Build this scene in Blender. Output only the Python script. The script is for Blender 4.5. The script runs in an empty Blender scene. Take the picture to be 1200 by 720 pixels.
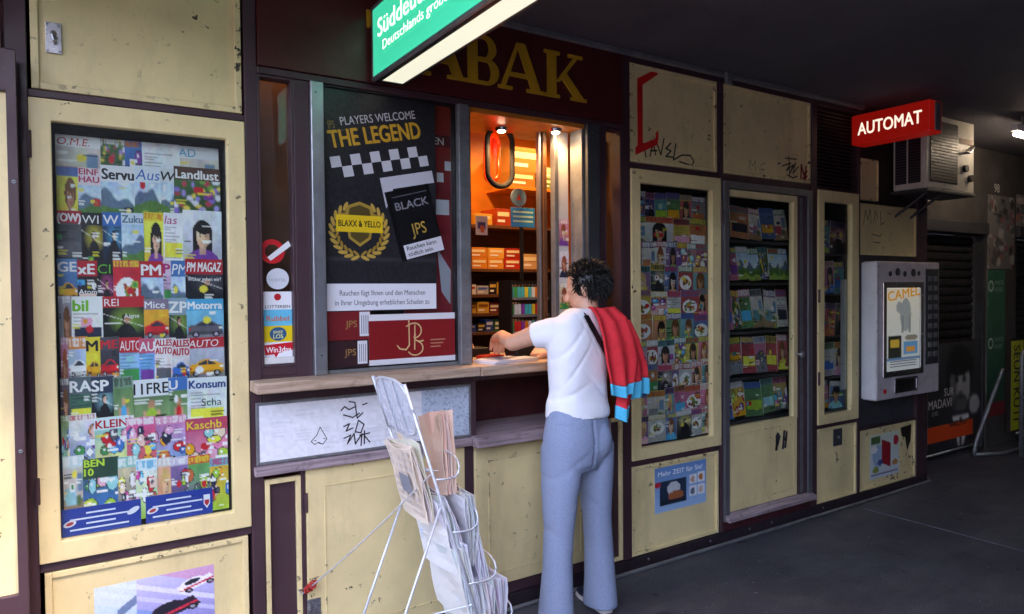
import bpy, bmesh, math, random
import numpy as np
from mathutils import Vector, Matrix, Quaternion
R = math.radians
scn = bpy.context.scene
col = scn.collection

# ---------------------------------------------------------------- camera, sky, sun, exposure
F_PX, YAW, PIT, ROL = 815.0, R(32.8), R(-1.32), R(-0.54)
CAM = np.array([0.0, -2.88, 1.56])
fw = np.array([math.sin(YAW) * math.cos(PIT), math.cos(YAW) * math.cos(PIT), math.sin(PIT)])
rt = np.array([math.cos(YAW), -math.sin(YAW), 0.0])
up = np.cross(rt, fw)
rt, up = rt * math.cos(ROL) + up * math.sin(ROL), -rt * math.sin(ROL) + up * math.cos(ROL)
cd = bpy.data.cameras.new('camera')
cam = bpy.data.objects.new('camera', cd)
col.objects.link(cam)
cam.matrix_world = Matrix(((rt[0], up[0], -fw[0], CAM[0]), (rt[1], up[1], -fw[1], CAM[1]), (rt[2], up[2], -fw[2], CAM[2]), (0, 0, 0, 1)))
cd.sensor_width = 36.0
cd.lens = F_PX / 1200 * 36
cd.clip_end = 2000
cd.clip_start = 0.05
scn.camera = cam

SUN_EL, SUN_AZ = R(52), R(140)          # azimuth clockwise from +Y
world = bpy.data.worlds.new('World')
scn.world = world
world.use_nodes = True
wn = world.node_tree.nodes
sky = wn.new('ShaderNodeTexSky')
sky.sky_type = 'NISHITA'
sky.sun_disc = False
sky.sun_elevation = SUN_EL
sky.sun_rotation = SUN_AZ
sky.dust_density = 3.0
wn['Background'].inputs['Strength'].default_value = 0.15
world.node_tree.links.new(sky.outputs[0], wn['Background'].inputs['Color'])
sl = bpy.data.lights.new('sun', 'SUN')
sl.energy = 0.6
sl.angle = R(15)
sl.color = (1.0, 0.95, 0.88)
sun = bpy.data.objects.new('sun', sl)
col.objects.link(sun)
sd = Vector((math.sin(SUN_AZ) * math.cos(SUN_EL), math.cos(SUN_AZ) * math.cos(SUN_EL), math.sin(SUN_EL)))
sun.rotation_euler = sd.to_track_quat('Z', 'Y').to_euler()
sun.location = sd * 50
scn.view_settings.view_transform = 'Standard'
scn.view_settings.look = 'None'
scn.view_settings.gamma = 1.0
scn.view_settings.use_curve_mapping = False
scn.view_settings.exposure = 3.95
scn.view_settings.use_white_balance = True
scn.view_settings.white_balance_temperature = 7500
scn.view_settings.white_balance_tint = 20
scn.render.engine = 'CYCLES'
scn.cycles.use_denoising = True
scn.cycles.max_bounces = 7
scn.cycles.diffuse_bounces = 4
scn.cycles.glossy_bounces = 3
scn.cycles.transparent_max_bounces = 10
scn.cycles.sample_clamp_indirect = 6.0

rnd = random.Random(7)
nrs = np.random.RandomState(5)

# ---------------------------------------------------------------- pixel -> place
def ray(x, y):
    return fw * F_PX + rt * (x - 600) - up * (y - 360)
def fac(x, y, Y=0.0):
    d = ray(x, y)
    p = CAM + d * (Y - CAM[1]) / d[1]
    return p[0], p[2]

def lin(c):
    return tuple((v / 12.92 if v <= 0.04045 else ((v + 0.055) / 1.055) ** 2.4) for v in (q / 255 for q in c))
def hx(s):
    return lin(tuple(int(s[i:i + 2], 16) for i in (0, 2, 4)))

# ---------------------------------------------------------------- materials
MATS = {}
def nd(nt, t, **kw):
    n = nt.nodes.new(t)
    for k, v in kw.items():
        setattr(n, k, v)
    return n
def ramp(nt, fac_out, stops):
    r = nd(nt, 'ShaderNodeValToRGB')
    el = r.color_ramp.elements
    while len(el) < len(stops):
        el.new(0.5)
    for e, (p, c) in zip(el, stops):
        e.position = p
        e.color = (c, c, c, 1) if isinstance(c, (int, float)) else (*c, 1)
    nt.links.new(fac_out, r.inputs[0])
    return r.outputs[0]
def noise(nt, scale, detail=4, rough=0.6, stretch=None, vec=None):
    n = nd(nt, 'ShaderNodeTexNoise')
    n.inputs['Scale'].default_value = scale
    n.inputs['Detail'].default_value = detail
    n.inputs['Roughness'].default_value = rough
    g = nd(nt, 'ShaderNodeNewGeometry')
    src = g.outputs['Position']
    if stretch:
        m = nd(nt, 'ShaderNodeMapping')
        m.inputs['Scale'].default_value = stretch
        nt.links.new(src, m.inputs[0])
        src = m.outputs[0]
    nt.links.new(src, n.inputs['Vector'])
    return n.outputs['Fac']
def mixc(nt, f, a, b, mode='MIX'):
    m = nd(nt, 'ShaderNodeMix', data_type='RGBA', blend_type=mode)
    for s, v in ((0, f), (6, a), (7, b)):
        if isinstance(v, (int, float)):
            m.inputs[s].default_value = v
        elif isinstance(v, tuple):
            m.inputs[s].default_value = (*v, 1)
        else:
            nt.links.new(v, m.inputs[s])
    return m.outputs[2]
def bump(nt, h, strength, dist=0.002):
    b = nd(nt, 'ShaderNodeBump')
    b.inputs['Strength'].default_value = strength
    b.inputs['Distance'].default_value = dist
    nt.links.new(h, b.inputs['Height'])
    return b.outputs[0]
def new_mat(name):
    m = bpy.data.materials.new(name)
    m.use_nodes = True
    nt = m.node_tree
    MATS[name] = m
    return m, nt, nt.nodes['Principled BSDF']
def setc(nt, bs, v):
    if isinstance(v, tuple):
        bs.inputs['Base Color'].default_value = (*v, 1)
    else:
        nt.links.new(v, bs.inputs['Base Color'])
def plain(name, c, rough=0.5, metal=0.0, var=0.12, scale=9, bmp=0.0, bscale=120, dirt=None, spec=0.5):
    m, nt, bs = new_mat(name)
    c = c if not isinstance(c, str) else hx(c)
    n = noise(nt, scale, 5)
    dark = tuple(v * (1 - var) for v in c)
    lite = tuple(min(1, v * (1 + var)) for v in c)
    o = mixc(nt, ramp(nt, n, [(0.3, 0.0), (0.7, 1.0)]), dark, lite)
    if dirt:
        o = mixc(nt, ramp(nt, noise(nt, 2.7, 8, 0.7), [(0.5, 0.0), (0.75, dirt)]), o, tuple(v * 0.3 for v in c))
    setc(nt, bs, o)
    bs.inputs['Roughness'].default_value = rough
    bs.inputs['Metallic'].default_value = metal
    bs.inputs['Specular IOR Level'].default_value = spec
    nt.links.new(ramp(nt, noise(nt, scale * 3, 3), [(0.3, max(0.03, rough - 0.1)), (0.75, min(1, rough + 0.12))]), bs.inputs['Roughness'])
    if bmp:
        nt.links.new(bump(nt, noise(nt, bscale, 3), bmp), bs.inputs['Normal'])
    return m
def painted(name, c, chip, rough=0.42, chips=0.65, grime=0.62):
    m, nt, bs = new_mat(name)
    base = mixc(nt, ramp(nt, noise(nt, 3.0, 5), [(0.3, 0.0), (0.7, 1.0)]), tuple(v * 0.86 for v in c), tuple(min(1, v * 1.08) for v in c))
    streak = ramp(nt, noise(nt, 2.2, 7, 0.72, (2.2, 2.2, 0.7)), [(0.5, 0.0), (0.85, grime)])
    base = mixc(nt, streak, base, tuple(v * 0.45 for v in c))
    ch = ramp(nt, noise(nt, 26, 6, 0.62), [(chips, 0.0), (chips + 0.015, 1.0)])
    ch2 = ramp(nt, noise(nt, 2.2, 3), [(0.42, 0.0), (0.62, 1.0)])
    mm = nd(nt, 'ShaderNodeMath', operation='MULTIPLY')
    nt.links.new(ch, mm.inputs[0])
    nt.links.new(ch2, mm.inputs[1])
    o = mixc(nt, mm.outputs[0], base, chip)
    scr = ramp(nt, noise(nt, 17, 4, 0.6, (0.5, 1, 2.3)), [(0.745, 0.0), (0.76, 0.5)])
    o = mixc(nt, scr, o, tuple(v * 0.4 for v in c))
    setc(nt, bs, o)
    nt.links.new(ramp(nt, noise(nt, 12, 4), [(0.3, rough - 0.1), (0.75, rough + 0.15)]), bs.inputs['Roughness'])
    hh = nd(nt, 'ShaderNodeMath', operation='SUBTRACT')
    nt.links.new(noise(nt, 60, 4), hh.inputs[0])
    nt.links.new(mm.outputs[0], hh.inputs[1])
    nt.links.new(bump(nt, hh.outputs[0], 0.25, 0.0015), bs.inputs['Normal'])
    return m
def emit(name, c, s):
    m, nt, bs = new_mat(name)
    bs.inputs['Base Color'].default_value = (*c, 1)
    bs.inputs['Emission Color'].default_value = (*c, 1)
    bs.inputs['Emission Strength'].default_value = s
    bs.inputs['Roughness'].default_value = 0.3
    return m
def printed(name, rough=0.4, emis=0.0, coat=0.0):
    m, nt, bs = new_mat(name)
    a = nd(nt, 'ShaderNodeAttribute', attribute_name='Col')
    o = mixc(nt, ramp(nt, noise(nt, 400, 2), [(0.35, 0.0), (0.7, 0.06)]), a.outputs['Color'], (0.02, 0.02, 0.02))
    nt.links.new(o, bs.inputs['Base Color'])
    bs.inputs['Roughness'].default_value = rough
    bs.inputs['Coat Weight'].default_value = coat
    if emis:
        nt.links.new(a.outputs['Color'], bs.inputs['Emission Color'])
        bs.inputs['Emission Strength'].default_value = emis
    else:
        nt.links.new(bump(nt, noise(nt, 9, 2), 0.35, 0.006), bs.inputs['Normal'])
    return m
def pane_mat(name, tint=(0.93, 0.96, 0.95), refl=0.5, dirt=0.015):
    m = bpy.data.materials.new(name)
    m.use_nodes = True
    nt = m.node_tree
    nt.nodes.clear()
    out = nd(nt, 'ShaderNodeOutputMaterial')
    tr = nd(nt, 'ShaderNodeBsdfTransparent')
    tr.inputs[0].default_value = (*tint, 1)
    gl = nd(nt, 'ShaderNodeBsdfGlossy')
    gl.inputs['Roughness'].default_value = 0.02
    nt.links.new(bump(nt, noise(nt, 5, 2), 0.12, 0.004), gl.inputs['Normal'])
    df = nd(nt, 'ShaderNodeBsdfDiffuse')
    df.inputs[0].default_value = (0.55, 0.55, 0.53, 1)
    fr = nd(nt, 'ShaderNodeFresnel')
    gb = nd(nt, 'ShaderNodeNewGeometry')
    io = nd(nt, 'ShaderNodeMapRange')
    io.inputs['To Min'].default_value = 1.45
    io.inputs['To Max'].default_value = 1 / 1.45
    nt.links.new(gb.outputs['Backfacing'], io.inputs['Value'])
    nt.links.new(io.outputs[0], fr.inputs[0])
    mx = nd(nt, 'ShaderNodeMixShader')
    nt.links.new(fr.outputs[0], mx.inputs[0])
    nt.links.new(tr.outputs[0], mx.inputs[1])
    nt.links.new(gl.outputs[0], mx.inputs[2])
    m2 = nd(nt, 'ShaderNodeMixShader')
    nt.links.new(ramp(nt, noise(nt, 4, 8, 0.75), [(0.4, 0.0), (0.8, dirt)]), m2.inputs[0])
    nt.links.new(mx.outputs[0], m2.inputs[1])
    nt.links.new(df.outputs[0], m2.inputs[2])
    nt.links.new(m2.outputs[0], out.inputs[0])
    MATS[name] = m
    return m

CREAM = hx('e9d29b')
painted('cream', CREAM, hx('3a2a24'))
painted('cream_worn', CREAM, hx('33251f'), chips=0.58, grime=0.75)
painted('purple', hx('472f35'), hx('7a6a62'), rough=0.45, chips=0.72, grime=0.5)
plain('fascia_red', hx('4e1618'), 0.4, var=0.12, dirt=0.3)
plain('gold', hx('c0901e'), 0.45, var=0.15)
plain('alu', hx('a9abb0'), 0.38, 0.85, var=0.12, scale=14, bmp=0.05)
plain('alu_shaded', hx('4c5054'), 0.45, 0.4, var=0.15, scale=12, dirt=0.3)
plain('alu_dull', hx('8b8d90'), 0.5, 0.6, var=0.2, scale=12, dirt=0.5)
plain('steel', hx('b5b3b8'), 0.32, 0.9, var=0.15, scale=30)
plain('wire', hx('c9cbd2'), 0.4, 0.35, var=0.15, scale=30)
plain('black', hx('151417'), 0.4, var=0.2)
plain('dark_interior', hx('1a1512'), 0.7, var=0.2)
plain('case_dark', hx('1d1a1b'), 0.7, var=0.2)
plain('niche_red', hx('4a1d22'), 0.6, var=0.2, dirt=0.4)
plain('orange_wood', hx('c9782a'), 0.4, var=0.2, scale=5)
plain('brown_wood', hx('5f3a20'), 0.5, var=0.25, scale=6)
plain('white_paint', hx('dcdad6'), 0.4, var=0.06, dirt=0.35)
plain('dark_grey', hx('3c3c40'), 0.5, var=0.15, dirt=0.4)
plain('plinth', hx('2c2027'), 0.6, var=0.3, dirt=0.5)
plain('board_dark', hx('2a1d18'), 0.6, var=0.3, dirt=0.5)
plain('chrome', hx('d0d0d4'), 0.18, 1.0, var=0.05)
plain('machine', hx('d2c8cc'), 0.35, 0.15, var=0.1, dirt=0.2)
plain('machine_lit', hx('e4e4e4'), 0.35, 0.0, var=0.06, dirt=0.25)
plain('ac_white', hx('c9c3b2'), 0.45, var=0.1, dirt=0.5)
plain('rubber', hx('101010'), 0.7, var=0.2)
plain('rope', hx('b8b2b0'), 0.8, var=0.2, scale=60)
plain('rope_red', hx('b8302a'), 0.7, var=0.2, scale=60)
plain('newsprint', hx('cfcac4'), 0.85, var=0.10, scale=25)
plain('newsprint_pink', hx('e2bca6'), 0.85, var=0.08, scale=25)
plain('concrete_wall', hx('4a4543'), 0.85, var=0.3, scale=3, bmp=0.4, dirt=0.6)
plain('shutter', hx('2b2a2c'), 0.5, 0.3, var=0.25, dirt=0.5)
plain('skin', hx('d9a184'), 0.5, var=0.06, scale=30, bmp=0.08, bscale=300)
plain('hair', hx('0c0908'), 0.45, var=0.3, scale=60)
plain('tee', hx('f1f0f4'), 0.85, var=0.02, scale=20, bmp=0.15, bscale=500)
plain('jeans', hx('8e9bb6'), 0.95, var=0.13, scale=160, bmp=0.3, bscale=700)
plain('red_knit', hx('e62e36'), 0.85, var=0.08, scale=40, bmp=0.3, bscale=400)
plain('cyan_knit', hx('35b6d8'), 0.85, var=0.05, scale=40, bmp=0.3, bscale=500)
plain('shoe', hx('23253a'), 0.5, var=0.2)
plain('sole', hx('d8d0cc'), 0.6, var=0.1)
plain('sweater', hx('7a6a55'), 0.9, var=0.15, bmp=0.3)
plain('tape_red', hx('d8201c'), 0.45, var=0.08)
plain('ink', hx('16151a'), 0.5, var=0.2)
plain('ink_faint', hx('55503a'), 0.5, var=0.2)
plain('ink_red', hx('8a1a18'), 0.5, var=0.2)
plain('joint', hx('55555a'), 0.9, var=0.3)
plain('neon_black', hx('0a0908'), 0.75)
printed('print', 0.35)
printed('print_gloss', 0.38)
printed('print_matte', 0.8)
printed('print_lit', 0.3, emis=0.03)
pane_mat('glass')

def wood_mat(name, a, b):
    m, nt, bs = new_mat(name)
    g = noise(nt, 9, 6, 0.65, (0.35, 6, 6))
    o = mixc(nt, ramp(nt, g, [(0.32, 0.0), (0.66, 1.0)]), a, b)
    o = mixc(nt, ramp(nt, noise(nt, 14, 6, 0.7), [(0.56, 0.0), (0.72, 0.7)]), o, tuple(v * 0.35 for v in a))
    setc(nt, bs, o)
    bs.inputs['Roughness'].default_value = 0.65
    nt.links.new(bump(nt, g, 0.4, 0.002), bs.inputs['Normal'])
wood_mat('counter_wood', hx('94765e'), hx('c8ae98'))
wood_mat('worn_rail', hx('77656a'), hx('b09ca0'))

def asphalt():
    m, nt, bs = new_mat('asphalt')
    n = noise(nt, 110, 4, 0.75)
    big = noise(nt, 1.3, 6, 0.65)
    o = mixc(nt, ramp(nt, n, [(0.35, 0.0), (0.68, 1.0)]), hx('27272d'), hx('5c5c66'))
    o = mixc(nt, ramp(nt, big, [(0.35, 0.0), (0.7, 0.55)]), o, hx('2a2a2e'))
    o = mixc(nt, ramp(nt, noise(nt, 30, 3, 0.5), [(0.70, 0.0), (0.72, 0.7)]), o, hx('8a8a8c'))
    o = mixc(nt, ramp(nt, noise(nt, 9, 2, 0.4), [(0.70, 0.0), (0.72, 0.75)]), o, hx('18181b'))
    o = mixc(nt, ramp(nt, noise(nt, 0.7, 5, 0.7, (1.0, 3.0, 1)), [(0.48, 0.0), (0.75, 0.5)]), o, hx('6e6c6c'))
    setc(nt, bs, o)
    nt.links.new(ramp(nt, big, [(0.3, 0.55), (0.7, 0.8)]), bs.inputs['Roughness'])
    nt.links.new(bump(nt, n, 0.5, 0.003), bs.inputs['Normal'])
asphalt()
def ceil_mat():
    m, nt, bs = new_mat('ceiling_plaster')
    n = noise(nt, 45, 6, 0.7)
    o = mixc(nt, ramp(nt, noise(nt, 1.1, 7, 0.7), [(0.3, 0.0), (0.7, 1.0)]), hx('45434a'), hx('5d5a61'))
    o = mixc(nt, ramp(nt, noise(nt, 7, 3), [(0.72, 0.0), (0.78, 0.7)]), o, hx('1c1b1e'))
    setc(nt, bs, o)
    bs.inputs['Roughness'].default_value = 0.9
    nt.links.new(bump(nt, n, 0.8, 0.012), bs.inputs['Normal'])
ceil_mat()

# ---------------------------------------------------------------- mesh building
class Sheet:
    """local plane: O + u*U + v*V + n*N"""
    def __init__(s, O, U=(1, 0, 0), V=(0, 0, 1)):
        s.O, s.U, s.V = (np.array(q, float) for q in (O, U, V))
        s.N = np.cross(s.U, s.V)
    def __call__(s, u, v, n=0.0):
        return s.O + u * s.U + v * s.V + n * s.N

TXT = {}
def text2d(body, bold=0.0, shear=0.0, res=3):
    """unit-height (cap height 1) outline: verts Nx2, faces, width"""
    k = (body, bold, shear, res)
    if k in TXT:
        return TXT[k]
    cu = bpy.data.curves.new('t', 'FONT')
    cu.body = body
    cu.size = 1.0
    cu.resolution_u = res
    cu.offset = bold
    cu.shear = shear
    cu.fill_mode = 'FRONT'
    ob = bpy.data.objects.new('t', cu)
    me = ob.to_mesh()
    v = np.array([q.co[:2] for q in me.vertices]) if len(me.vertices) else np.zeros((0, 2))
    f = [tuple(p.vertices) for p in me.polygons]
    ob.to_mesh_clear()
    bpy.data.objects.remove(ob)
    bpy.data.curves.remove(cu)
    if len(v):
        v[:, 0] -= v[:, 0].min()
        v /= 0.729
    TXT[k] = (v, f, v[:, 0].max() if len(v) else 0)
    return TXT[k]

class MB:
    def __init__(s):
        s.v, s.f, s.m, s.c, s.mats = [], [], [], [], []
    def mi(s, mat):
        if mat not in s.mats:
            s.mats.append(mat)
        return s.mats.index(mat)
    def add(s, vs, fs, mat='print', colr=(1, 1, 1)):
        o, i = len(s.v), s.mi(mat)
        s.v += [tuple(map(float, q)) for q in vs]
        if isinstance(colr, np.ndarray):
            s.c += [tuple(q) for q in colr]
        else:
            s.c += [colr] * len(vs)
        for f in fs:
            s.f.append(tuple(o + k for k in f))
            s.m.append(i)
        return s
    def box(s, x0, x1, y0, y1, z0, z1, mat, colr=(1, 1, 1)):
        x0, x1 = sorted((x0, x1)); y0, y1 = sorted((y0, y1)); z0, z1 = sorted((z0, z1))
        vs = [(x, y, z) for z in (z0, z1) for y in (y0, y1) for x in (x0, x1)]
        return s.add(vs, [(0, 2, 3, 1), (4, 5, 7, 6), (0, 1, 5, 4), (2, 6, 7, 3), (0, 4, 6, 2), (1, 3, 7, 5)], mat, colr)
    def obox(s, c, ax, ay, az, mat, colr=(1, 1, 1)):
        c, ax, ay, az = (np.array(q, float) for q in (c, ax, ay, az))
        vs = [c + i * ax + j * ay + k * az for k in (-1, 1) for j in (-1, 1) for i in (-1, 1)]
        return s.add(vs, [(0, 2, 3, 1), (4, 5, 7, 6), (0, 1, 5, 4), (2, 6, 7, 3), (0, 4, 6, 2), (1, 3, 7, 5)], mat, colr)
    def ring(s, x0, x1, z0, z1, w, y0, y1, mat, ws=None):
        """rectangular frame; w or ws=(left,right,bottom,top)"""
        l, r, b, t = ws or (w, w, w, w)
        O = [(x0, z0), (x1, z0), (x1, z1), (x0, z1)]
        I = [(x0 + l, z0 + b), (x1 - r, z0 + b), (x1 - r, z1 - t), (x0 + l, z1 - t)]
        vs = [(x, y, z) for y in (y0, y1) for (x, z) in O + I]
        fs = []
        for i in range(4):
            j = (i + 1) % 4
            fs += [(i, j, 4 + j, 4 + i), (8 + i, 12 + i, 12 + j, 8 + j), (i, 8 + i, 8 + j, j), (4 + i, 4 + j, 12 + j, 12 + i)]
        return s.add(vs, fs, mat)
    def tube(s, pts, r, mat, n=8, caps=True, colr=(1, 1, 1)):
        pts = [np.array(p, float) for p in pts]
        rs = r if isinstance(r, (list, tuple)) else [r] * len(pts)
        rings, prev = [], None
        for i, p in enumerate(pts):
            a = pts[max(i - 1, 0)]; b = pts[min(i + 1, len(pts) - 1)]
            t = (b - a) / (np.linalg.norm(b - a) + 1e-9)
            if prev is None:
                q = np.array((0, 0, 1.)) if abs(t[2]) < 0.9 else np.array((1., 0, 0))
                u = np.cross(t, q)
            else:
                u = prev - t * (prev @ t)
            u /= np.linalg.norm(u) + 1e-9
            prev = u
            w = np.cross(t, u)
            rings.append([p + rs[i] * (u * math.cos(k * 2 * math.pi / n) + w * math.sin(k * 2 * math.pi / n)) for k in range(n)])
        vs = [q for g in rings for q in g]
        fs = []
        for i in range(len(rings) - 1):
            for k in range(n):
                a, b = i * n + k, i * n + (k + 1) % n
                fs.append((a, b, b + n, a + n))
        if caps:
            fs += [tuple(range(n))[::-1], tuple(range((len(rings) - 1) * n, len(rings) * n))]
        return s.add(vs, fs, mat, colr)
    def loft(s, rings, mat, caps=True):
        n = len(rings[0])
        vs = [q for g in rings for q in g]
        fs = []
        for i in range(len(rings) - 1):
            for k in range(n):
                a, b = i * n + k, i * n + (k + 1) % n
                fs.append((a, b, b + n, a + n))
        if caps:
            fs += [tuple(range(n))[::-1], tuple(range((len(rings) - 1) * n, len(rings) * n))]
        return s.add(vs, fs, mat)
    def ball(s, c, r, mat, n=12, m=8, colr=(1, 1, 1)):
        r = r if isinstance(r, (tuple, list)) else (r, r, r)
        vs = [(c[0], c[1], c[2] - r[2])]
        for i in range(1, m):
            a = -math.pi / 2 + math.pi * i / m
            vs += [(c[0] + r[0] * math.cos(a) * math.cos(2 * math.pi * k / n), c[1] + r[1] * math.cos(a) * math.sin(2 * math.pi * k / n), c[2] + r[2] * math.sin(a)) for k in range(n)]
        vs.append((c[0], c[1], c[2] + r[2]))
        fs = [(0, 1 + (k + 1) % n, 1 + k) for k in range(n)]
        for i in range(m - 2):
            for k in range(n):
                a, b = 1 + i * n + k, 1 + i * n + (k + 1) % n
                fs.append((a, b, b + n, a + n))
        l = 1 + (m - 2) * n
        fs += [(l + k, l + (k + 1) % n, len(vs) - 1) for k in range(n)]
        return s.add(vs, fs, mat, colr)
    def prism(s, sh, pts, n0, n1, mat, colr=(1, 1, 1)):
        k = len(pts)
        vs = [sh(u, v, n0) for u, v in pts] + [sh(u, v, n1) for u, v in pts]
        fs = [tuple(range(k))[::-1], tuple(range(k, 2 * k))] + [(i, (i + 1) % k, k + (i + 1) % k, k + i) for i in range(k)]
        return s.add(vs, fs, mat, colr)
    def poly(s, sh, pts, colr, n=0.0006, mat='print'):
        return s.add([sh(u, v, n) for u, v in pts], [tuple(range(len(pts)))], mat, colr)
    def quad(s, sh, u0, u1, v0, v1, colr, n=0.0006, mat='print'):
        return s.poly(sh, [(u0, v0), (u1, v0), (u1, v1), (u0, v1)], colr, n, mat)
    def disc(s, sh, u, v, ru, rv, colr, n=0.0006, mat='print', k=20, rot=0.0):
        c, q = math.cos(rot), math.sin(rot)
        return s.poly(sh, [(u + ru * math.cos(a) * c - rv * math.sin(a) * q, v + ru * math.cos(a) * q + rv * math.sin(a) * c) for a in (2 * math.pi * i / k for i in range(k))], colr, n, mat)
    def annulus(s, sh, u, v, ro, ri, colr, n=0.0006, mat='print', k=28):
        vs, fs = [], []
        for i in range(k):
            a = 2 * math.pi * i / k
            vs += [sh(u + ro * math.cos(a), v + ro * math.sin(a), n), sh(u + ri * math.cos(a), v + ri * math.sin(a), n)]
            j = (i + 1) % k
            fs.append((2 * i, 2 * j, 2 * j + 1, 2 * i + 1))
        return s.add(vs, fs, mat, colr)
    def stroke(s, sh, pts, w, colr, n=0.0006, mat='print'):
        for (a, b) in zip(pts[:-1], pts[1:]):
            d = np.array(b, float) - np.array(a, float)
            L = np.linalg.norm(d)
            if L < 1e-9:
                continue
            d /= L
            p = np.array((-d[1], d[0])) * w / 2
            e = d * w * 0.35
            a2, b2 = np.array(a) - e, np.array(b) + e
            s.poly(sh, [tuple(a2 - p), tuple(b2 - p), tuple(b2 + p), tuple(a2 + p)], colr, n, mat)
            n += 0.00001
        return s
    def text(s, sh, body, u, v, h, colr, n=0.001, bold=0.0, shear=0.0, fit=None, maxw=None, rot=0.0, align='l', mat='print', res=3, clip=None):
        tv, tf, w = text2d(body, 0.0, shear, res)
        if not len(tv):
            return s
        if bold >= 0.01 and not clip:
            # heavier weight: overprint the outline with small shifts
            kk = (fit / w) if fit else h
            for i_, (du, dv) in enumerate(((-0.9, -0.6), (-0.9, 0.6), (0.9, -0.6))):
                a_, b_ = du * bold * kk, dv * bold * h
                s.text(sh, body, u + a_ * math.cos(rot) - b_ * math.sin(rot), v + a_ * math.sin(rot) + b_ * math.cos(rot), h, colr, n + 0.00008 * (i_ + 1), 0.0, shear, fit, maxw, rot, align, mat, res)
        kx = ky = h
        if fit:
            kx = fit / w
        elif maxw and w * kx > maxw:
            kx = maxw / w
        off = {'l': 0, 'c': -w * kx / 2, 'r': -w * kx}[align]
        c, q = math.cos(rot), math.sin(rot)
        vs = []
        for a, b in tv:
            a2, b2 = a * kx + off, b * ky
            uu, vv = u + a2 * c - b2 * q, v + a2 * q + b2 * c
            if clip:
                uu = min(max(uu, clip[0]), clip[1])
            vs.append(sh(uu, vv, n))
        return s.add(vs, tf, mat, colr)
    def raster(s, sh, w, h, img, n=0.0, mat='print'):
        """img rows from the top; one vertex per sample"""
        ih, iw = img.shape[:2]
        us = np.linspace(0, w, iw); vs = np.linspace(h, 0, ih)
        V = (sh.O[None, None] + us[None, :, None] * sh.U + vs[:, None, None] * sh.V + n * sh.N).reshape(-1, 3)
        fs = [(r * iw + c, (r + 1) * iw + c, (r + 1) * iw + c + 1, r * iw + c + 1) for r in range(ih - 1) for c in range(iw - 1)]
        return s.add(V, fs, mat, np.clip(img, 0, 1).reshape(-1, 3))
    def build(s, name, parent=None, bev=0.0, smooth=False, label=None, cat=None, group=None, kind=None):
        v = np.array(s.v)
        lo, hi = v.min(0), v.max(0)
        org = np.array(((lo[0] + hi[0]) / 2, (lo[1] + hi[1]) / 2, lo[2]))
        me = bpy.data.meshes.new(name)
        me.from_pydata((v - org).tolist(), [], s.f)
        for m in s.mats:
            me.materials.append(MATS[m])
        me.polygons.foreach_set('material_index', s.m)
        if smooth:
            me.polygons.foreach_set('use_smooth', [True] * len(me.polygons))
        if any(m.startswith('print') for m in s.mats):
            at = me.attributes.new('Col', 'FLOAT_COLOR', 'POINT')
            at.data.foreach_set('color', np.hstack([np.array(s.c), np.ones((len(s.c), 1))]).ravel())
        me.update()
        return place(name, me, org, parent, bev, label, cat, group, kind)

WL = {}
def place(name, me, org, parent=None, bev=0.0, label=None, cat=None, group=None, kind=None):
    o = bpy.data.objects.new(name, me)
    col.objects.link(o)
    org = np.array(org, float)
    WL[o] = org
    o.location = org - (WL[parent] if parent is not None else 0)
    o.parent = parent
    if bev:
        b = o.modifiers.new('edge', 'BEVEL')
        b.width = bev
        b.segments = 2
        b.limit_method = 'ANGLE'
    tag(o, label, cat, group, kind)
    return o
def tag(o, label=None, cat=None, group=None, kind=None):
    for k, v in (('label', label), ('category', cat), ('group', group), ('kind', kind)):
        if v:
            o[k] = v
    return o
def thing(name, loc, label, cat, group=None):
    return place(name, None, loc, None, 0, label, cat, group)
def bx(name, parent, mat, x0, x1, y0, y1, z0, z1, bev=0.003, **kw):
    return MB().box(x0, x1, y0, y1, z0, z1, mat).build(name, parent, bev, **kw)

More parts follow.
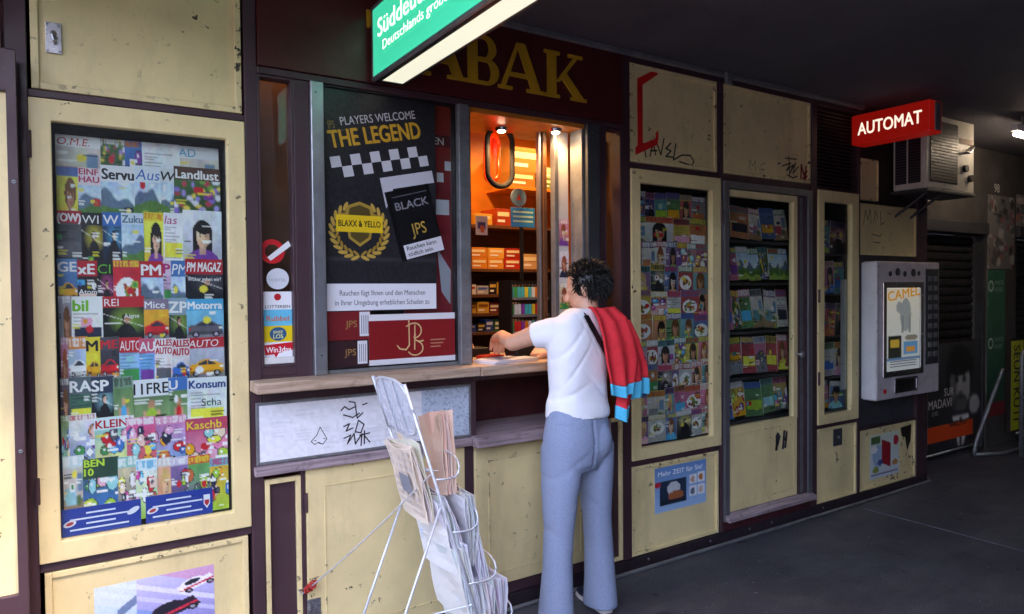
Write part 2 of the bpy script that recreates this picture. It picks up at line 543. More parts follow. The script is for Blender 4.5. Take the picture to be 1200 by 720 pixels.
# ---------------------------------------------------------------- picture painting (flat print)
class Pic:
    def __init__(s, w, h, c):
        s.w, s.h = w, h
        s.a = np.zeros((h, w, 3)) + np.array(c)
        yy, xx = np.mgrid[0:h, 0:w]
        s.x, s.y = (xx + 0.5) / w, (yy + 0.5) / h
    def put(s, mask, c, k=1.0):
        s.a[mask] = s.a[mask] * (1 - k) + np.array(c) * k
        return s
    def rect(s, x0, y0, x1, y1, c, k=1.0):
        return s.put((s.x >= x0) & (s.x <= x1) & (s.y >= y0) & (s.y <= y1), c, k)
    def ell(s, cx, cy, rx, ry, c, k=1.0):
        return s.put(((s.x - cx) / rx) ** 2 + ((s.y - cy) / ry) ** 2 <= 1, c, k)
    def grad(s, c0, c1, y0=0.0, y1=1.0):
        m = (s.y >= y0) & (s.y <= y1)
        t = ((s.y - y0) / (y1 - y0))[..., None]
        g = np.array(c0) * (1 - t) + np.array(c1) * t
        s.a[m] = g[m]
        return s
    def below(s, f, c, k=1.0):
        return s.put(s.y > f(s.x), c, k)
    def cloud(s, amt, rs):
        for cells, k in ((4, 1.0), (9, 0.7), (18, 0.5)):
            g = rs.rand(cells + 2, cells + 2, 3) - 0.5
            g = g * 0.5 + g.mean(2, keepdims=True)
            yy = s.y * cells; xx = s.x * cells
            y0 = yy.astype(int); x0 = xx.astype(int)
            fy = (yy - y0)[..., None]; fx = (xx - x0)[..., None]
            n = g[y0, x0] * (1 - fy) * (1 - fx) + g[y0 + 1, x0] * fy * (1 - fx) + g[y0, x0 + 1] * (1 - fy) * fx + g[y0 + 1, x0 + 1] * fy * fx
            s.a *= np.clip(1 + amt * k * 2.2 * n, 0.15, 2.0)
        return s
    def blur(s):
        a = np.pad(s.a, ((1, 1), (1, 1), (0, 0)), 'edge')
        s.a = (a[1:-1, 1:-1] * 2 + a[:-2, 1:-1] + a[2:, 1:-1] + a[1:-1, :-2] + a[1:-1, 2:]) / 6
        return s
    def speck(s, amt, rs, cell=1):
        n = rs.rand(s.h // cell + 1, s.w // cell + 1, 1).repeat(cell, 0).repeat(cell, 1)[:s.h, :s.w]
        s.a *= 1 + amt * (n - 0.5)
        return s

PAL = [hx(q) for q in ('d8202c', 'e9a21c', 'f3e04a', '2a6fc0', '39b0de', '2f8f4a', '9bc23a', 'd64a9a', '7a3c96', 'f2f0ee', 'efc9b8', '1d2440', 'c8643a', '8fd0d8', 'f4a8c4', '5a5a62')]
SKIN = [hx(q) for q in ('e8b898', 'd9a07c', 'f0c8ac', 'c88c68')]
def picture(kind, w, h, rs, base):
    p = Pic(w, h, base)
    r = rs.rand
    if kind == 'land':
        p.grad(hx('7fb4e2'), hx('dfe8ee'), 0, 0.65)
        a, b, c = 3 + 4 * r(), 6 + 6 * r(), r() * 6
        p.below(lambda x: 0.52 - 0.10 * np.sin(a * x + c) - 0.06 * np.sin(b * x), hx('5a7086'))
        p.below(lambda x: 0.66 - 0.05 * np.sin(a * x + 2 * c), hx('4a7a34'))
        p.below(lambda x: 0.84 + 0.05 * np.sin(b * x), hx('8fae44'))
        p.speck(0.5, rs)
    elif kind == 'face':
        p.grad(tuple(min(0.95, v * 1.25 + 0.05) for v in base), tuple(v * 0.75 for v in base))
        hc = [hx('2e1e16'), hx('7a4a24'), hx('d8b070'), hx('181416'), hx('9a4a28')][rs.randint(5)]
        sk = np.array(SKIN[rs.randint(4)])
        cx = 0.42 + 0.22 * r()
        sh = PAL[rs.randint(len(PAL))]
        long_ = r() > 0.4
        p.ell(cx, 0.43, 0.25, 0.25, hc)
        if long_:
            p.put((abs(p.x - cx) < 0.245) & (p.y > 0.43) & (p.y < 0.78), hc)
        p.ell(cx, 1.0, 0.46, 0.30, sh)
        p.put((abs(p.x - cx) < 0.075) & (p.y > 0.6) & (p.y < 0.80), tuple(sk * 0.72))
        fx, fy = (p.x - cx - 0.015) / 0.165, (p.y - 0.475) / 0.215
        mk = fx ** 2 + fy ** 2 < 1
        shade = np.clip(1.08 - 0.38 * np.clip(fx + 0.25, 0, 1.3) - 0.2 * np.clip(fy, 0, 1), 0.4, 1.1)[..., None]
        p.a[mk] = (sk * shade)[mk]
        fr_ = ((p.x - cx) / 0.21) ** 2 + ((p.y - 0.33 - 0.12 * (p.x - cx)) / 0.10) ** 2 < 1
        p.put(fr_, hc)
        for e in (-0.055, 0.085):
            p.ell(cx + e, 0.435, 0.042, 0.008, tuple(v * 0.8 for v in hc))
            p.ell(cx + e, 0.462, 0.026, 0.013, hx('3a2420'))
        p.ell(cx + 0.025, 0.535, 0.022, 0.012, tuple(sk * 0.62), 0.7)
        p.ell(cx + 0.015, 0.59, 0.052, 0.017, hx('b0484a'))
    elif kind == 'car':
        p.grad(tuple(min(1, v * 1.2) for v in base), tuple(v * 0.6 for v in base))
        p.rect(0, 0.62, 1, 1, hx('7b7b80'))
        cc = PAL[rs.choice([0, 3, 4, 9, 15, 1])]
        dk = tuple(v * 0.55 for v in cc)
        p.put((p.y > 0.50 - 0.03 * np.sin(3.1 * p.x)) & (p.y < 0.665) & (p.x > 0.05) & (p.x < 0.96), cc)
        p.put((p.y > 0.60) & (p.y < 0.665) & (p.x > 0.05) & (p.x < 0.96), dk)
        p.put((p.y > 0.40 + 0.9 * (p.x - 0.52) ** 2) & (p.y < 0.51) & (abs(p.x - 0.52) < 0.33), cc)
        p.put((p.y > 0.425 + 1.1 * (p.x - 0.52) ** 2) & (p.y < 0.50) & (abs(p.x - 0.52) < 0.25) & (abs(p.x - 0.54) > 0.012), hx('2a3440'))
        for x in (0.24, 0.78):
            p.ell(x, 0.655, 0.095, 0.058, hx('141416'))
            p.ell(x, 0.655, 0.05, 0.03, hx('a8a8ac'))
        p.rect(0.86, 0.53, 0.95, 0.56, hx('f8f0d0')); p.rect(0.06, 0.54, 0.11, 0.57, hx('c83030'))
    elif kind == 'toon':
        p.grad(base, PAL[rs.randint(len(PAL))])
        for i in range(8):
            x, y, a_, b_ = r(), 0.25 + 0.6 * r(), 0.09 + 0.12 * r(), 0.06 + 0.07 * r()
            p.ell(x, y, a_ + 0.02, b_ + 0.014, hx('2a2438'))
            p.ell(x, y, a_, b_, PAL[rs.randint(len(PAL))])
            p.ell(x - 0.2 * a_, y - 0.25 * b_, a_ * 0.3, b_ * 0.3, hx('f4f2ea'))
        for i in range(4):
            x, y = r(), 0.3 + 0.6 * r()
            p.rect(x, y, x + 0.3, y + 0.05, hx('f8f4ee'))
    elif kind == 'flower':
        p.grad(hx('3c6a34'), hx('26481f'))
        cs = [hx('8a70c8'), hx('e8e4ee'), hx('c83a54'), hx('6aa040'), hx('a890dc'), hx('f0d050')]
        for i in range(60):
            p.ell(r(), r(), 0.03 + 0.05 * r(), 0.025 + 0.035 * r(), cs[rs.randint(6)])
    elif kind == 'text':
        for i in range(14):
            y = 0.2 + i * 0.055
            p.rect(0.08, y, 0.3 + 0.6 * r(), y + 0.018, tuple(v * 0.35 for v in base), 0.8)
        p.rect(0.1, 0.55, 0.9, 0.8, PAL[rs.randint(len(PAL))])
    elif kind == 'dark':
        p.grad(tuple(v * 0.35 for v in base), hx('0e0f14'))
        gl = PAL[rs.randint(len(PAL))]
        d = np.sqrt(((p.x - 0.6) / 0.5) ** 2 + ((p.y - 0.42) / 0.28) ** 2)[..., None]
        p.a += np.array(gl) * np.clip(1 - d, 0, 1) * 0.7
        p.ell(0.55, 0.40, 0.11, 0.085, hx('1a1416')); p.ell(0.55, 0.78, 0.27, 0.30, hx('15131a'))
        p.ell(0.57, 0.42, 0.07, 0.065, SKIN[rs.randint(4)], 0.8)
        p.put((abs(p.y - 0.30 - 0.25 * p.x) < 0.008), hx('e8e4d8'), 0.6)
    elif kind == 'sport':
        p.grad(hx('4a7a4a'), hx('8aa870'))
        p.ell(0.5, 0.45, 0.1, 0.09, SKIN[rs.randint(4)])
        p.ell(0.5, 0.75, 0.2, 0.25, PAL[rs.randint(len(PAL))])
        p.rect(0.28, 0.55, 0.36, 0.8, SKIN[1])
        p.rect(0.64, 0.55, 0.72, 0.8, SKIN[1])
        p.ell(0.8, 0.9, 0.08, 0.06, hx('f0f0f0'))
    elif kind == 'food':
        p.grad(base, tuple(v * 0.8 for v in base))
        p.ell(0.5, 0.52, 0.40, 0.22, hx('f2eee6'))
        for i in range(14):
            a, q = 6.28 * r(), r() * 0.26
            p.ell(0.5 + q * 1.1 * math.cos(a), 0.52 + q * 0.6 * math.sin(a), 0.07, 0.05, [hx('a8381c'), hx('d89a30'), hx('6a8a2a'), hx('7a4420')][rs.randint(4)])
    elif kind == 'room':
        p.grad(hx('d8d4cc'), hx('c8bca8'), 0, 0.7)
        p.rect(0, 0.72, 1, 1, hx('9a7a5a'))
        p.rect(0.1, 0.55, 0.6, 0.82, base)
        p.rect(0.65, 0.3, 0.9, 0.6, hx('6a8aa8'))
        p.ell(0.7, 0.75, 0.12, 0.1, hx('4a6a3a'))
    else:
        for i in range(6):
            x, y = r() * 0.7, 0.2 + r() * 0.6
            p.rect(x, y, x + 0.2 + 0.2 * r(), y + 0.1 + 0.15 * r(), PAL[rs.randint(len(PAL))])
    p.cloud(0.17, rs)
    if kind in ('land', 'room', 'sport', 'flower'):
        p.blur()
    p.a = np.clip(p.a * 1.12, 0, 0.92)
    for i in range(rs.randint(0, 2)):
        x, y, c0 = rs.choice([0.02, 0.62, 0.66, 0.3]), 0.28 + 0.6 * r(), PAL[rs.randint(len(PAL))]
        p.rect(x, y, x + 0.2 + 0.15 * r(), y + 0.06 + 0.1 * r(), c0)
        p.ell(x + 0.12, y + 0.06, 0.07, 0.04, PAL[rs.randint(len(PAL))])
    if r() > 0.6 and kind != 'face':
        p.ell(0.2 + 0.6 * r(), 0.3 + 0.3 * r(), 0.11, 0.065, PAL[rs.choice([0, 2, 9])])
    if True:
        for i in range(rs.randint(2, 6)):
            x, y, w_ = rs.choice([0.04, 0.05, 0.5, 0.6]), 0.24 + r() * 0.7, 0.15 + 0.25 * r()
            cc = [hx('fbfaf4'), hx('f4e23c'), hx('1a1a1e'), hx('fbfaf4')][rs.randint(4)]
            p.rect(x, y, x + w_, y + 0.022, cc, 0.9)
            p.rect(x, y + 0.036, x + w_ * 0.8, y + 0.05, cc, 0.8)
            p.rect(x, y + 0.062, x + w_ * 0.9, y + 0.072, cc, 0.7)
    p.speck(0.12, rs)
    return p

def magazine(x0, x1, ztop, h, Y, kind, base, label, group, title='', tcol=None, band=None, bandh=0.2, tilt=0.0, lean=0.0, extra=None, seed=0, bold=0.03, thick=0.004, cat='magazine', th=None, name='magazine', yaw=0.0):
    rs = np.random.RandomState(seed)
    w = x1 - x0
    U = Vector((math.cos(tilt) * math.cos(yaw), math.sin(yaw), -math.sin(tilt)))
    V = Vector((math.sin(tilt), math.sin(lean), math.cos(tilt) * math.cos(lean))).normalized()
    U = (U - V * U.dot(V)).normalized()
    sh = Sheet((x0 - h * V[0] * 0, Y, ztop - h * V[2]), U, V)
    iw, ih = int(min(48, max(16, w / 0.0032))), 50
    p = picture(kind, iw, ih, rs, base)
    if band is not None:
        p.rect(0, 0, 1, bandh, band)
    if not title and bandh:
        c, u = tcol or hx('f8f6f0'), 0.05
        while u < 0.9:
            g = 0.05 + 0.08 * rs.rand()
            a0, a1 = bandh * (0.12 + 0.1 * rs.rand()), bandh * (0.78 + 0.1 * rs.rand())
            p.rect(u, a0, u + g * 0.8, a1, c, 0.8)
            p.rect(u + g * 0.3, a0 + bandh * 0.2, u + g * 0.55, a1 - bandh * (0.0 if rs.rand() > 0.5 else 0.2), band if band is not None else base, 0.7)
            u += g
    m = MB()
    m.raster(sh, w, h, p.a, thick, 'print_gloss')
    q = [sh(0, 0, 0), sh(w, 0, 0), sh(w, h, 0), sh(0, h, 0), sh(0, 0, thick), sh(w, 0, thick), sh(w, h, thick), sh(0, h, thick)]
    m.add(q, [(0, 3, 2, 1), (0, 1, 5, 4), (1, 2, 6, 5), (2, 3, 7, 6), (3, 0, 4, 7)], 'print_gloss', hx('d8d4cc'))
    if title:
        for li, ln in enumerate(title.split('\n')):
            hh = th or h * bandh * (0.66 if '\n' not in title else 0.36)
            m.text(sh, ln, w * 0.04, h - h * bandh * 0.84 + (0 if '\n' not in title else hh * 1.25) - li * hh * 1.2, hh, tcol or hx('f8f6f0'), thick + 0.0006, [0.0, 0.02, 0.04, 0.05][seed % 4], [0, 0, 0.18, 0][(seed // 2) % 4], maxw=w * 0.92, mat='print_gloss')
    if extra:
        extra(m, sh, w, h, thick)
    return m.build(name, None, 0, False, label, cat, group)

# ================================================================ SETTING
CEIL = 2.86
MB().box(-120, 160, -160, 120, -0.3, 0, 'asphalt').build('pavement', kind='structure')
MB().prism(Sheet((0, 0, CEIL), (1, 0, 0), (0, 1, 0)), [(-0.95, 9), (-0.95, -1.3), (1.1, -1.45), (2.2, -5.795), (34, -5.795), (34, 9)], 0, 0.35, 'ceiling_plaster').build('ceiling', kind='structure')  # out-of-view front outline cut back at one end to let daylight in
bx('far_sky_block_wall', None, 'concrete_wall', -40, 60, -23, -22, 0.0, 7.0, 0, kind='structure')  # unseen wall added to block low sky and darken glass reflections
bx('front_light_block_wall', None, 'concrete_wall', -0.5, 40, -6.2, -5.8, 0.0, 8.0, 0, kind='structure')  # unseen wall added to cut frontal daylight on the far bays
bx('end_sky_block_wall', None, 'concrete_wall', -19, -18, -21.9, 30, 0.0, 6.0, 0, kind='structure')  # unseen wall added to block low sky at the open end
bx('passage_end_wall', None, 'concrete_wall', 33.5, 34, -5.79, 0.2, 0.0, CEIL, 0, kind='structure')
# joint filled across the pavement
def gpt(x, y, Z=0):
    d = ray(x, y)
    p = CAM + d * (Z - CAM[2]) / d[2]
    return p
jm = MB()
jm.box(4.715, 4.727, -6.0, -0.12, 0.0, 0.0045, 'joint')
jm.build('pavement_joint', kind='structure')

# ================================================================ KIOSK
K = thing('tobacco_kiosk', (2.8, 0.6, 0), 'cream and dark purple tobacco kiosk with service window and display cases', 'kiosk')
def kb(name, mat, x0, x1, z0, z1, y0=-0.004, y1=0.05, bev=0.003, parent=None):
    return bx(name, parent or K, mat, x0, x1, y0, y1, z0, z1, bev)

# posts and rails (dark purple timber)
kb('post', 'purple', -0.150, -0.088, 0.0, CEIL, -0.008, 0.08)
kb('post', 'purple', 0.612, 0.660, 0.0, CEIL, -0.008, 0.08)
kb('post', 'purple', 2.398, 2.455, 0.062, 2.445, -0.006, 0.08)
kb('post', 'purple', 2.572, 2.634, 0.062, CEIL, -0.006, 0.08)
kb('post', 'purple', 3.364, 3.386, 0.062, CEIL, -0.006, 0.08)
kb('post', 'purple', 4.282, 4.342, 0.062, CEIL, -0.006, 0.08)
kb('post', 'purple', 4.832, 4.862, 0.062, CEIL, -0.006, 0.08)
kb('post', 'purple', 5.650, 5.800, 0.0, CEIL, -0.006, 0.08)
kb('rail', 'purple', -0.088, 0.612, 2.237, 2.263, 0.0, 0.05)
kb('rail', 'purple', -0.088, 0.612, 0.602, 0.634, 0.0, 0.05)
kb('rail', 'purple', -0.088, 0.612, 0.0, 0.09, 0.0, 0.05)
kb('rail', 'purple', 0.660, 2.572, 2.432, 2.460, -0.012, 0.05)
kb('rail', 'purple', 2.634, 3.364, 2.233, 2.264, 0.0, 0.05)
kb('rail', 'purple', 2.634, 3.364, 0.572, 0.605, 0.0, 0.05)
kb('rail', 'purple', 3.386, 4.282, 2.222, 2.264, 0.0, 0.05)
kb('rail', 'purple', 4.342, 4.832, 0.585, 0.612, 0.0, 0.05)
kb('rail', 'purple', 4.342, 4.832, 2.236, 2.25, 0.0, 0.05)
kb('rail', 'purple', 4.862, 5.650, 0.512, 0.53, 0.0, 0.05)
for a, b in ((2.634, 3.364), (3.386, 4.282), (4.342, 4.832), (4.862, 5.65)):
    kb('rail', 'purple', a, b, 2.812, CEIL, 0.0, 0.05)
# shell of the kiosk: sides, back, interior floor
kb('side_wall', 'board_dark', 5.70, 5.79, 0, CEIL, 0.08, 2.2, 0)
kb('side_wall', 'board_dark', -0.14, -0.09, 0, CEIL, 0.08, 2.2, 0)
kb('back_wall', 'brown_wood', -0.14, 5.79, 0, CEIL, 2.2, 2.25, 0)
kb('partition', 'brown_wood', 2.60, 2.63, 0, CEIL, 0.08, 0.262, 0)
kb('partition', 'brown_wood', 2.63, 3.40, 0, CEIL, 0.262, 0.28, 0)
kb('partition', 'brown_wood', 3.38, 3.40, 0, CEIL, 0.2805, 2.19, 0)
kb('partition', 'brown_wood', 0.612, 0.64, 0, CEIL, 0.08, 2.19, 0)
kb('inner_ceiling', 'orange_wood', 0.64, 3.38, 2.80, 2.83, 0.06, 2.19, 0)
kb('inner_floor', 'board_dark', 0.64, 3.38, 0.02, 0.05, 0.35, 2.19, 0)

def panel(x0, x1, z0, z1, mat='cream', bead=0.02, inset=0.012, name='panel', beads='cream_worn', parent=None, sides='lrbt'):
    """a board with proud edge beads"""
    p = kb(name, mat, x0, x1, z0, z1, inset, inset + 0.018, 0.001, parent)
    if bead:
        for q in sides:
            c = {'l': (x0, x0 + bead, z0, z1), 'r': (x1 - bead, x1, z0, z1), 'b': (x0 + bead, x1 - bead, z0, z0 + bead), 't': (x0 + bead, x1 - bead, z1 - bead, z1)}[q]
            MB().box(c[0], c[1], inset - 0.012, inset - 0.0005, c[2], c[3], beads).build('bead', p, 0.003)
    return p
def screws(parent, pts, y=-0.014, r=0.006):
    for x, z in pts:
        m = MB()
        m.tube([(x, y + 0.004, z), (x, y, z)], [r, r * 0.8], 'alu_dull', 10)
        m.box(x - r * 0.7, x + r * 0.7, y - 0.0008, y + 0.001, z - 0.0008, z + 0.0008, 'black')
        m.build('screw', parent)

# bay with the tall magazine case
up1 = panel(-0.078, 0.604, 2.266, CEIL, bead=0.024)
lt = MB()
lt.box(-0.034, 0.012, 0.004, 0.0105, 2.395, 2.500, 'steel')
lt.tube([(-0.011, 0.004, 2.462), (-0.011, -0.006, 2.462), (-0.011, -0.012, 2.45), (-0.008, -0.020, 2.43)], [0.008, 0.009, 0.010, 0.006], 'steel', 10)
lt.build('bolt_latch', up1, 0.001)
screws(up1, [(-0.028, 2.402), (0.006, 2.402), (-0.028, 2.493), (0.006, 2.493)], 0.001, 0.0035)
low1 = panel(-0.075, 0.598, 0.095, 0.598, bead=0.022)

def case(x0, x1, z0, z1, ws, depth, hinge, name='display_case', mat='cream', hz=(0.28, 0.78), ext=0.012):
    root = kb(name, 'case_dark', x0 + ws[0] - 0.01, x1 - ws[1] + ext - 0.002, z0 + ws[2] - 0.01, z1 - ws[3] + 0.01, depth, depth + 0.02, 0)
    MB().ring(x0, x1, z0, z1, 0, -0.016, 0.022, mat, ws).build('door_frame', root, 0.004)
    MB().ring(x0 + ws[0] - 0.012, x1 - ws[1] + ext, z0 + ws[2] - 0.012, z1 - ws[3] + 0.012, 0.010, 0.023, depth - 0.001, 'case_dark').build('case_box', root)
    MB().box(x0 + ws[0] - 0.004, x1 - ws[1] + 0.004, 0.010, 0.014, z0 + ws[2] - 0.004, z1 - ws[3] + 0.004, 'glass').build('pane', root)
    hxx = x0 if hinge < 0 else x1
    for t in hz:
        z = z0 + (z1 - z0) * t
        MB().tube([(hxx, -0.020, z - 0.045), (hxx, -0.020, z + 0.045)], 0.0075, 'purple', 10).build('hinge', root)
    return root
caseA = case(-0.088, 0.609, 0.636, 2.232, (0.064, 0.067, 0.070, 0.074), 0.26, -1, hz=(0.16, 0.90))

# fascia with slab letters
fa = kb('fascia', 'fascia_red', 0.662, 2.570, 2.462, CEIL - 0.004, -0.02, 0.05, 0.002)
def slab(ch):
    """unit-height slab-serif polygons (u, v), list of outlines"""
    if ch == 'T':
        return [[(0.30, 0), (0.62, 0), (0.62, 0.08), (0.55, 0.08), (0.55, 0.9), (0.37, 0.9), (0.37, 0.08), (0.30, 0.08)],
                [(0.0, 0.9), (0.92, 0.9), (0.92, 1), (0, 1)], [(0, 0.68), (0.06, 0.68), (0.12, 0.9), (0, 0.9)], [(0.86, 0.68), (0.92, 0.68), (0.92, 0.9), (0.80, 0.9)]]
    if ch == 'A':
        return [[(0.06, 0.07), (0.16, 0.07), (0.47, 1), (0.40, 1)], [(0.40, 1), (0.58, 1), (0.92, 0.07), (0.72, 0.07), (0.445, 0.86)],
                [(0.0, 0), (0.30, 0), (0.30, 0.07), (0, 0.07)], [(0.62, 0), (1.0, 0), (1.0, 0.07), (0.62, 0.07)], [(0.22, 0.28), (0.665, 0.28), (0.64, 0.37), (0.25, 0.37)]]
    if ch == 'B':
        o = []
        def bowl(v0, v1, u1, t):
            k = 10
            c, r = (v0 + v1) / 2, (v1 - v0) / 2
            uo, ui = [], []
            for i in range(k + 1):
                a = -math.pi / 2 + math.pi * i / k
                uo.append((u1 - 0.28 + 0.28 * math.cos(a), c + r * math.sin(a)))
                ui.append((u1 - 0.28 + (0.28 - t) * math.cos(a), c + (r - 0.075) * math.sin(a)))
            return [[uo[i], uo[i + 1], ui[i + 1], ui[i]] for i in range(k)] + [[(0.3, v0), (u1 - 0.28, v0), (u1 - 0.28, v0 + 0.075), (0.3, v0 + 0.075)], [(0.3, v1 - 0.075), (u1 - 0.28, v1 - 0.075), (u1 - 0.28, v1), (0.3, v1)]]
        return [[(0.08, 0.0), (0.3, 0), (0.3, 1), (0.08, 1)], [(0, 0), (0.08, 0), (0.08, 0.07), (0, 0.07)], [(0, 0.93), (0.08, 0.93), (0.08, 1), (0, 1)]] + bowl(0, 0.54, 0.80, 0.18) + bowl(0.48, 1.0, 0.74, 0.17)
    return [[(0.07, 0.07), (0.27, 0.07), (0.27, 0.93), (0.07, 0.93)], [(0, 0), (0.35, 0), (0.35, 0.07), (0, 0.07)], [(0, 0.93), (0.35, 0.93), (0.35, 1), (0, 1)],
            [(0.27, 0.36), (0.36, 0.36), (0.78, 0.93), (0.68, 0.93)], [(0.36, 0.50), (0.46, 0.62), (0.92, 0.07), (0.70, 0.07)], [(0.62, 0), (1.0, 0), (1.0, 0.07), (0.62, 0.07)], [(0.56, 0.93), (0.90, 0.93), (0.90, 1), (0.56, 1)]]
for ch, x, w in (('T', 1.114, 0.235), ('A', 1.335, 0.265), ('B', 1.588, 0.235), ('A', 1.772, 0.268), ('K', 2.045, 0.268)):
    m = MB()
    sh = Sheet((x, -0.0205, 2.537))
    for i, o in enumerate(slab(ch)):
        m.prism(sh, [(u * w, v * 0.232) for u, v in o], 0.0, 0.010 + 0.0003 * (i % 5), 'gold')
    m.build('letter', fa)

# narrow sticker window
nw = kb('side_window', 'purple', 0.662, 0.802, 1.226, 1.262, -0.004, 0.06)
MB().ring(0.6605, 0.8015, 1.262, 2.431, 0.010, -0.006, 0.05, 'purple').build('frame', nw, 0.002)
MB().box(0.668, 0.794, 0.030, 0.034, 1.268, 2.425, 'glass').build('pane', nw)
MB().box(0.670, 0.793, 0.004, 0.028, 1.273, 1.300, 'white_paint').build('sill', nw, 0.003)
kb('post', 'purple', 0.802, 0.865, 1.216, 2.431, -0.006, 0.08)
kb('rail', 'purple', 0.660, 0.865, 1.216, 1.2258, -0.003, 0.05)
MB().box(0.66, 0.84, 0.16, 0.17, 1.3, 2.795, 'brown_wood').build('wood_lining', nw)
for x0, x1 in ((0.866, 0.921), (1.553, 1.612), (2.316, 2.397)):
    a = kb('mullion', 'alu' if x0 < 1 else ('alu_dull' if x0 < 2 else 'alu_shaded'), x0, x1, 1.2165, 2.431, -0.030, 0.06, 0.004)  # same mullion metal, with deepening shade put into its colour
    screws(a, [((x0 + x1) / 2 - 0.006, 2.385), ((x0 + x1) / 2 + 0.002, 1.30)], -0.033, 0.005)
bw = kb('shop_window', 'alu_dull', 0.922, 1.552, 1.2165, 1.232, 0.0, 0.05, 0.002)
MB().ring(0.922, 1.552, 1.2325, 2.431, 0.006, 0.0, 0.04, 'black').build('frame', bw)
MB().box(0.926, 1.548, 0.016, 0.020, 1.236, 2.427, 'glass').build('pane', bw)
MB().box(0.925, 1.55, 0.06, 0.066, 1.22, 2.44, 'dark_interior').build('backing_board', bw)
# right-hand narrow window beside the service hatch
n2 = kb('side_window', 'purple', 2.456, 2.571, 1.216, 1.262, -0.004, 0.06)
MB().ring(2.4555, 2.5715, 1.262, 2.431, 0.008, -0.005, 0.05, 'purple').build('frame', n2, 0.002)
MB().box(2.462, 2.565, 0.030, 0.034, 1.268, 2.425, 'glass').build('pane', n2)
MB().box(2.44, 2.60, 0.30, 0.31, 1.2, 2.5, 'orange_wood').build('wood_lining', n2)

# service hatch
sv = kb('service_hatch', 'orange_wood', 1.6125, 2.3155, 2.408, 2.431, -0.004, 0.38, 0.002)
MB().box(1.6125, 1.632, 0.0, 0.10, 1.2165, 2.4075, 'fascia_red').build('jamb', sv, 0.002)
MB().box(2.300, 2.3155, 0.0, 0.10, 1.2165, 2.4075, 'alu_dull').build('jamb', sv, 0.002)
MB().box(2.20, 2.225, 0.105, 0.145, 1.2165, 2.4075, 'alu_dull').build('sash_stile', sv, 0.003)
MB().box(2.165, 2.19, 0.16, 0.19, 1.2165, 2.4075, 'brown_wood').build('sash_stile', sv, 0.003)
MB().box(2.145, 2.160, 0.17, 0.20, 1.2165, 2.4075, 'alu').build('sash_stile', sv, 0.003)
MB().box(2.226, 2.299, 0.118, 0.124, 1.2165, 2.4075, 'white_paint').build('side_screen', sv)
# counter
ct = kb('counter', 'counter_wood', 0.612, 1.600, 1.172, 1.2155, -0.13, 0.06, 0.005)
MB().box(1.6015, 2.44, -0.135, 0.50, 1.170, 1.2150, 'counter_wood').build('counter_board', ct, 0.005)
kb('apron', 'purple', 0.662, 1.62, 1.124, 1.1715, -0.010, 0.05)
kb('apron', 'purple', 1.6205, 2.397, 1.134, 1.1695, -0.012, 0.05)
# notice panel
nt_ = kb('notice_panel', 'alu_dull', 0.632, 1.612, 0.872, 1.1235, -0.012, 0.03, 0.002)
sh = Sheet((0.645, -0.0125, 0.885))
p = Pic(140, 36, hx('e6e6ea'))
for i in range(9):
    for j in range(5):
        if nrs.rand() > 0.35:
            for t in range(3):
                x, y = 0.05 + 0.12 * i * 0.85, 0.14 + 0.16 * j + 0.045 * t
                p.rect(x, y, x + 0.04 + 0.05 * nrs.rand(), y + 0.02, hx('cfd0d6'), 0.6)
p.put(p.x > 0.74, hx('a9bcd2'), 0.75)
p.put((p.x > 0.76) & (nrs.rand(36, 140) > 0.8), hx('5a6a7c'), 0.5)
p.speck(0.12, nrs, 2)
m = MB()
m.raster(sh, 0.954, 0.226, p.a, 0.0008, 'print_matte')
m.build('notice_sheet', nt_)
screws(nt_, [(0.64 + 0.12 * i, 1.1165) for i in range(9)] + [(0.64 + 0.12 * i, 0.879) for i in range(9)], -0.0145, 0.004)
gm = MB()
def glyphs(m, sh, u, v, s, paths, w, mat, n=0.0022):
    for pth in paths:
        m.stroke(sh, [(u + a * s, v + b * s) for a, b in pth], w, (0, 0, 0), n, mat)
glyphs(gm, sh, 0.205, 0.045, 0.07, [[(0, 0.2), (0.2, 0), (0.45, 0.1), (0.7, -0.05), (0.95, 0.25), (0.55, 1.0), (0.35, 0.55), (0, 0.2)], [(0.2, 0.25), (0.3, 0.2)], [(0.75, 0.3), (0.85, 0.25)], [(0.4, 0.1), (0.55, 0.0)]], 0.003, 'ink')
gm.build('graffiti_scrawl', nt_)
gm = MB()
glyphs(gm, sh, 0.335, 0.015, 0.10, [[(0, 1.6), (0.15, 1.75), (0.35, 1.6), (0.6, 1.7)], [(0.1, 1.4), (0.5, 1.25), (0.8, 1.4)], [(0.6, 1.9), (0.7, 1.2), (0.95, 1.4)], [(0.35, 1.95), (0.55, 1.9)], [(0.1, 0.9), (0.35, 1.0), (0.2, 0.7), (0.5, 0.8)], [(0.6, 0.6), (0.75, 1.1), (1.0, 0.9), (0.85, 0.55), (0.62, 0.62)], [(0.1, 0.4), (0.4, 0.5), (0.25, 0.15), (0.55, 0.55), (0.6, 0.1), (0.9, 0.5), (0.85, 0.0)], [(0.8, 0.45), (1.25, 0.5)], [(1.02, 0.62), (1.0, 0.05)], [(1.02, 0.4), (1.25, 0.1)], [(0.95, 1.75), (1.15, 1.8)]], 0.0055, 'ink')
gm.build('graffiti_scrawl', nt_)
kb('ledge', 'worn_rail', 0.622, 1.606, 0.832, 0.869, -0.036, 0.05, 0.004)
# niche
ni = kb('niche', 'niche_red', 1.622, 2.397, 0.875, 1.134, 0.30, 0.32, 0)
MB().box(1.6125, 1.640, -0.008, 0.30, 0.876, 1.1335, 'purple').build('niche_side', ni)
MB().box(2.36, 2.397, -0.008, 0.30, 0.876, 1.1335, 'purple').build('niche_side', ni)
kb('shelf_board', 'worn_rail', 1.608, 2.42, 0.826, 0.8745, -0.085, 0.30, 0.004)
